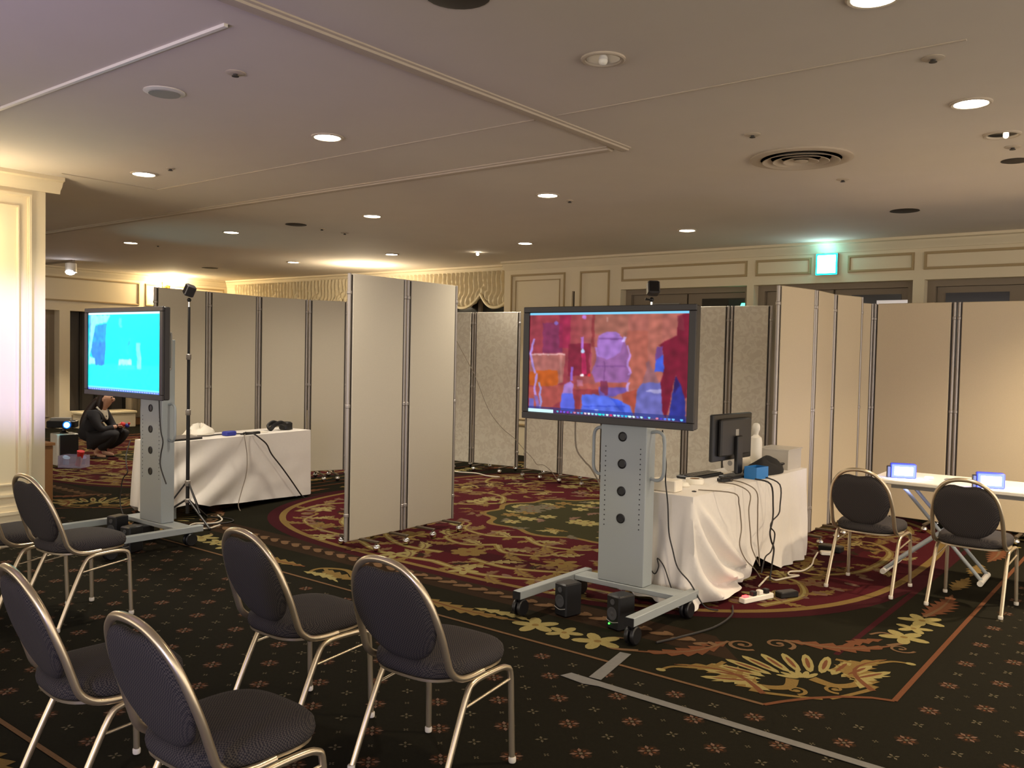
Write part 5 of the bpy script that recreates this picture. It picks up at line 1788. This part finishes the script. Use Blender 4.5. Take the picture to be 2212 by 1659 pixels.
MB().ball((0.06, -0.165, 0.12), 0.035, 10).build('lens', emis('cyan_lens', (70, 220, 255), 9), t)
lamp('projector_lens_lamp', 'SPOT', (0.06, -0.22, 0.12), 12, (0.25, 0.85, 1.0), 0.05, 60, 0.9, (2.1, -0.7, 2.5), t)
t = thing('toy_tub', 'clear plastic tub of red and blue toys on the floor by the case', 'box', (-11.08, 5.20, 0), R(32))
tm = clear('toy_tub_plastic', (190, 180, 206), 0.4, 0.2)
for (x0, x1, y0, y1, z0, z1) in ((-0.15, 0.15, -0.1, 0.1, 0.0, 0.004), (-0.15, 0.15, -0.1, -0.096, 0.004, 0.15), (-0.15, 0.15, 0.096, 0.1, 0.004, 0.15), (-0.15, -0.146, -0.096, 0.096, 0.004, 0.15), (0.146, 0.15, -0.096, 0.096, 0.004, 0.15)):
    MB().box(x0, x1, y0, y1, z0, z1).build('tub_wall', tm, t, smooth=0)
M_RED = mat('red_toy', (206, 48, 48), 0.4)
for k, (dx, dy, c, lb) in enumerate(((0.07, -0.03, M_RED, 'red toy sticking out of the clear tub'), (-0.09, -0.03, MATS['frosted_plastic'] if False else mat('pale_blue_toy', (150, 190, 226), 0.4), 'pale blue toy in the clear tub'), (0.08, 0.05, M_NAVY, 'dark blue toy at the back of the clear tub'))):
    c_, s_ = math.cos(R(32)), math.sin(R(32))
    q = MB().tube([(0, 0, 0.03), (0.05 if k == 0 else 0.01, 0, 0.11), (0.08 if k == 0 else 0.015, 0, 0.21 if k == 0 else 0.12)], [0.035, 0.032, 0.045], 12)
    o = q.build('toy', c, loc=(-11.08 + dx * c_ - dy * s_, 5.20 + dx * s_ + dy * c_, 0.004))
    tag(o, lb, 'toy', 'toys in the clear tub')
t = thing('wooden_cabinet', 'brown wooden cabinet half hidden behind the pillar', 'cabinet', (-8.54, 3.53, 0))
MB().cbox(-0.34, 0.34, -0.13, 0.13, 0.02, 0.62, 0.006).build('cabinet_body', M_WOOD, t)
MB().box(-0.36, 0.36, -0.14, 0.14, 0.6201, 0.645).build('cabinet_top', M_WOOD, t, smooth=0)
for s in (-1, 1):
    MB().box(s * 0.33 - 0.01, s * 0.33 + 0.01, -0.12, 0.12, 0.0, 0.0199).build('foot', M_DARK, t, smooth=0)
t = thing('window_bench', 'low cream bench below the dark alcove window', 'bench', (-16.05, 8.1, 0))
MB().cbox(-0.2, 0.2, -0.5, 0.5, 0.0, 0.26, 0.01).build('bench_box', M_WALL, t)
MB().cbox(-0.22, 0.22, -0.52, 0.52, 0.2601, 0.31, 0.012).build('bench_top', M_VALT, t)
t = thing('brass_stand', 'slim curved brass stand on the bench behind the cyan display', 'stand', (-16.0, 7.93, 0.31))
MB().lathe([(0.07, 0), (0.07, 0.012), (0.02, 0.03)], n=16).build('base', M_BRASS, t)
MB().tube(cr([(0, 0, 0.03), (0.02, 0.06, 0.2), (0, 0.02, 0.45), (0.0, -0.03, 0.8), (0, 0.0, 1.2)], 6), 0.018, 10).build('stem', M_BRASS, t)


# ================================================================== CROUCHING PERSON
def skin_obj(name, verts, edges, radii, m, parent, sub=2):
    me = bpy.data.meshes.new(name)
    me.from_pydata(verts, edges, [])
    me.materials.append(m)
    o = bpy.data.objects.new(name, me)
    C.objects.link(o)
    if parent:
        o.parent = parent
    sk = o.modifiers.new('skin', 'SKIN')
    sk.use_smooth_shade = True
    lay = me.skin_vertices[0].data if len(me.skin_vertices) else None
    if lay is None:
        bm = bmesh.new()
        bm.from_mesh(me)
        bm.verts.layers.skin.verify()
        bm.to_mesh(me)
        bm.free()
        lay = me.skin_vertices[0].data
    for i, r in enumerate(radii):
        lay[i].radius = r if isinstance(r, tuple) else (r, r)
    lay[0].use_root = True
    ss = o.modifiers.new('sub', 'SUBSURF')
    ss.levels = sub
    ss.render_levels = sub
    return o


M_SKIN = mat('skin', (206, 160, 134), 0.55)
M_SUIT = mat('black_suit', (30, 28, 33), 0.8)
M_HAIR = mat('dark_brown_hair', (44, 28, 24), 0.5)
# local frame: +x the way the person faces, y to their left, z up
per = thing('person', 'person crouching in a dark suit with long brown hair, holding a red toy', 'person', (-11.86, 5.88, 0), R(36))
V, E, RD = [], [], []


def chain(pts, start=None):
    prev = start
    for p, r in pts:
        V.append(p)
        RD.append(r)
        if prev is not None:
            E.append((prev, len(V) - 1))
        prev = len(V) - 1
    return prev


chain([((-0.10, 0, 0.25), (0.09, 0.10))])
chest = chain([((-0.06, 0, 0.38), (0.07, 0.09)), ((-0.01, 0, 0.52), (0.07, 0.10)), ((0.03, 0, 0.60), (0.055, 0.08))], 0)
neck = chain([((0.07, 0, 0.66), 0.045), ((0.10, 0, 0.70), 0.046)], chest)
chain([((0.135, 0, 0.765), (0.085, 0.075)), ((0.145, 0, 0.83), (0.088, 0.078)), ((0.14, 0, 0.875), (0.06, 0.055))], neck)
for s in (1, -1):
    sh = chain([((0.03, 0.14 * s, 0.585), 0.04), ((0.09, 0.18 * s, 0.47), 0.04), ((0.15, 0.17 * s, 0.39), 0.040), ((0.25, 0.11 * s, 0.42), 0.033), ((0.315, 0.065 * s, 0.44), 0.026)], chest)
    kn = chain([((-0.06, 0.10 * s, 0.23), 0.05), ((0.14, 0.14 * s, 0.30), 0.055), ((0.34, 0.13 * s, 0.35), 0.05), ((0.20, 0.12 * s, 0.22), 0.045), ((0.03, 0.10 * s, 0.09), 0.036), ((0.045, 0.10 * s, 0.05), 0.034), ((0.13, 0.11 * s, 0.03), 0.028), ((0.18, 0.11 * s, 0.022), 0.018)], 0)
body = skin_obj('body', V, E, RD, M_SKIN, per)
# fingers
for s in (1, -1):
    for k in range(4):
        y0 = 0.06 * s - 0.014 * k * s + 0.02 * s
        skin_obj('finger', [(0.325, y0, 0.442 - 0.006 * k), (0.352, y0 - 0.006 * s, 0.452 - 0.008 * k), (0.372, y0 - 0.022 * s, 0.448 - 0.008 * k), (0.374, y0 - 0.034 * s, 0.436 - 0.008 * k)], [(0, 1), (1, 2), (2, 3)], [0.009, 0.0085, 0.008, 0.006], M_SKIN, body, 1)
    skin_obj('thumb', [(0.31, 0.05 * s, 0.46), (0.335, 0.03 * s, 0.478), (0.352, 0.015 * s, 0.478)], [(0, 1), (1, 2)], [0.011, 0.010, 0.007], M_SKIN, body, 1)
# clothes
V2, E2, R2 = [], [], []
V, E, RD = V2, E2, R2
chain([((-0.13, 0, 0.20), (0.17, 0.20))])
ch = chain([((-0.075, 0, 0.36), (0.16, 0.175)), ((-0.012, 0, 0.52), (0.135, 0.175)), ((0.028, 0, 0.62), (0.095, 0.14))], 0)
for s in (1, -1):
    chain([((0.025, 0.13 * s, 0.60), 0.085), ((0.09, 0.185 * s, 0.47), 0.062), ((0.15, 0.175 * s, 0.39), 0.056), ((0.25, 0.115 * s, 0.415), 0.046), ((0.285, 0.09 * s, 0.43), 0.042)], ch)
skin_obj('jacket', V, E, RD, M_SUIT, per)
V, E, RD = [], [], []
chain([((-0.09, 0, 0.24), (0.15, 0.17))])
for s in (1, -1):
    chain([((0.02, 0.10 * s, 0.25), 0.125), ((0.16, 0.14 * s, 0.295), 0.105), ((0.345, 0.135 * s, 0.345), 0.08), ((0.22, 0.125 * s, 0.22), 0.072), ((0.08, 0.11 * s, 0.13), 0.060)], 0)
skin_obj('trousers', V, E, RD, M_SUIT, per)
MB().ball((0.075, 0, 0.60), 0.075, 10, sx=0.7, sz=1.1).build('shirt', M_WHITE, per)
MB().tube(cr([(0.04, 0.10, 0.70), (0.10, 0.065, 0.62), (0.135, 0.0, 0.53), (0.10, -0.065, 0.62), (0.04, -0.10, 0.70)], 6), 0.013, 8).build('collar', M_WHITE, per)
# hair: cap and long tail down the back
hb = MB()
rings = []
for i in range(9):
    a = i / 8
    zc = 0.925 - 0.33 * a
    rx = 0.10 * math.sin(math.pi * min(1, 0.12 + a * 0.75)) ** 0.6
    ry = 0.092 * math.sin(math.pi * min(1, 0.12 + a * 0.75)) ** 0.6
    cxh = 0.115 - 0.055 * a
    rings.append([Vector((cxh + rx * math.cos(t) * (0.95 if math.cos(t) < 0.2 else 0.55 - 0.35 * a), ry * math.sin(t), zc)) for t in [2 * math.pi * k / 20 for k in range(20)]])
hb.rings(rings)
hb.tube(cr([(0.03, 0, 0.80), (-0.05, 0.02, 0.70), (-0.125, 0.03, 0.58), (-0.185, 0.03, 0.45), (-0.20, 0.03, 0.36)], 5), [0.05 + 0.035 * math.sin(math.pi * i / 20) for i in range(20)] + [0.015], 12)
hb.build('hair', M_HAIR, per, 60)
# face
fm = MB()
fm.ball((0.228, 0, 0.80), 0.016, 8, sx=1.2, sz=1.6)
fm.build('nose', M_SKIN, body)
for s in (1, -1):
    MB().ball((0.214, 0.030 * s, 0.828), 0.010, 8).build('eye', M_BLACK, body)
    MB().ball((0.125, 0.078 * s, 0.80), 0.022, 8, sy=0.4, sz=1.4).build('ear', M_SKIN, body)
    sh = MB()
    sh.cbox(-0.01, 0.20, 0.072 * s - 0.0 if s > 0 else -0.142, 0.142 if s > 0 else -0.072, 0.0, 0.014, 0.004)
    sh.tube(cr([(0.05, 0.072 * s, 0.014), (0.06, 0.105 * s, 0.075), (0.05, 0.142 * s, 0.014)], 4), 0.006, 6)
    sh.build('shoe', M_BLACK, per)
MB().tube([(0.213, -0.022, 0.768), (0.216, 0, 0.766), (0.213, 0.022, 0.768)], 0.005, 6).build('mouth', mat('lips', (150, 70, 66), 0.5), body)
c_, s_ = math.cos(R(36)), math.sin(R(36))
t = thing('hand_toy', 'small red and blue toy held in the crouching person\'s hands', 'toy', (-11.86 + 0.385 * c_, 5.88 + 0.385 * s_, 0.425), R(36))
MB().ball((-0.03, 0, 0.035), 0.036, 10, sx=1.2).build('toy_body', M_RED, t)
MB().ball((0.035, 0, 0.02), 0.030, 10).build('toy_head', M_NAVY, t)
MB().ball((0.06, 0, 0.05), 0.018, 8).build('toy_knob', M_RED, t)
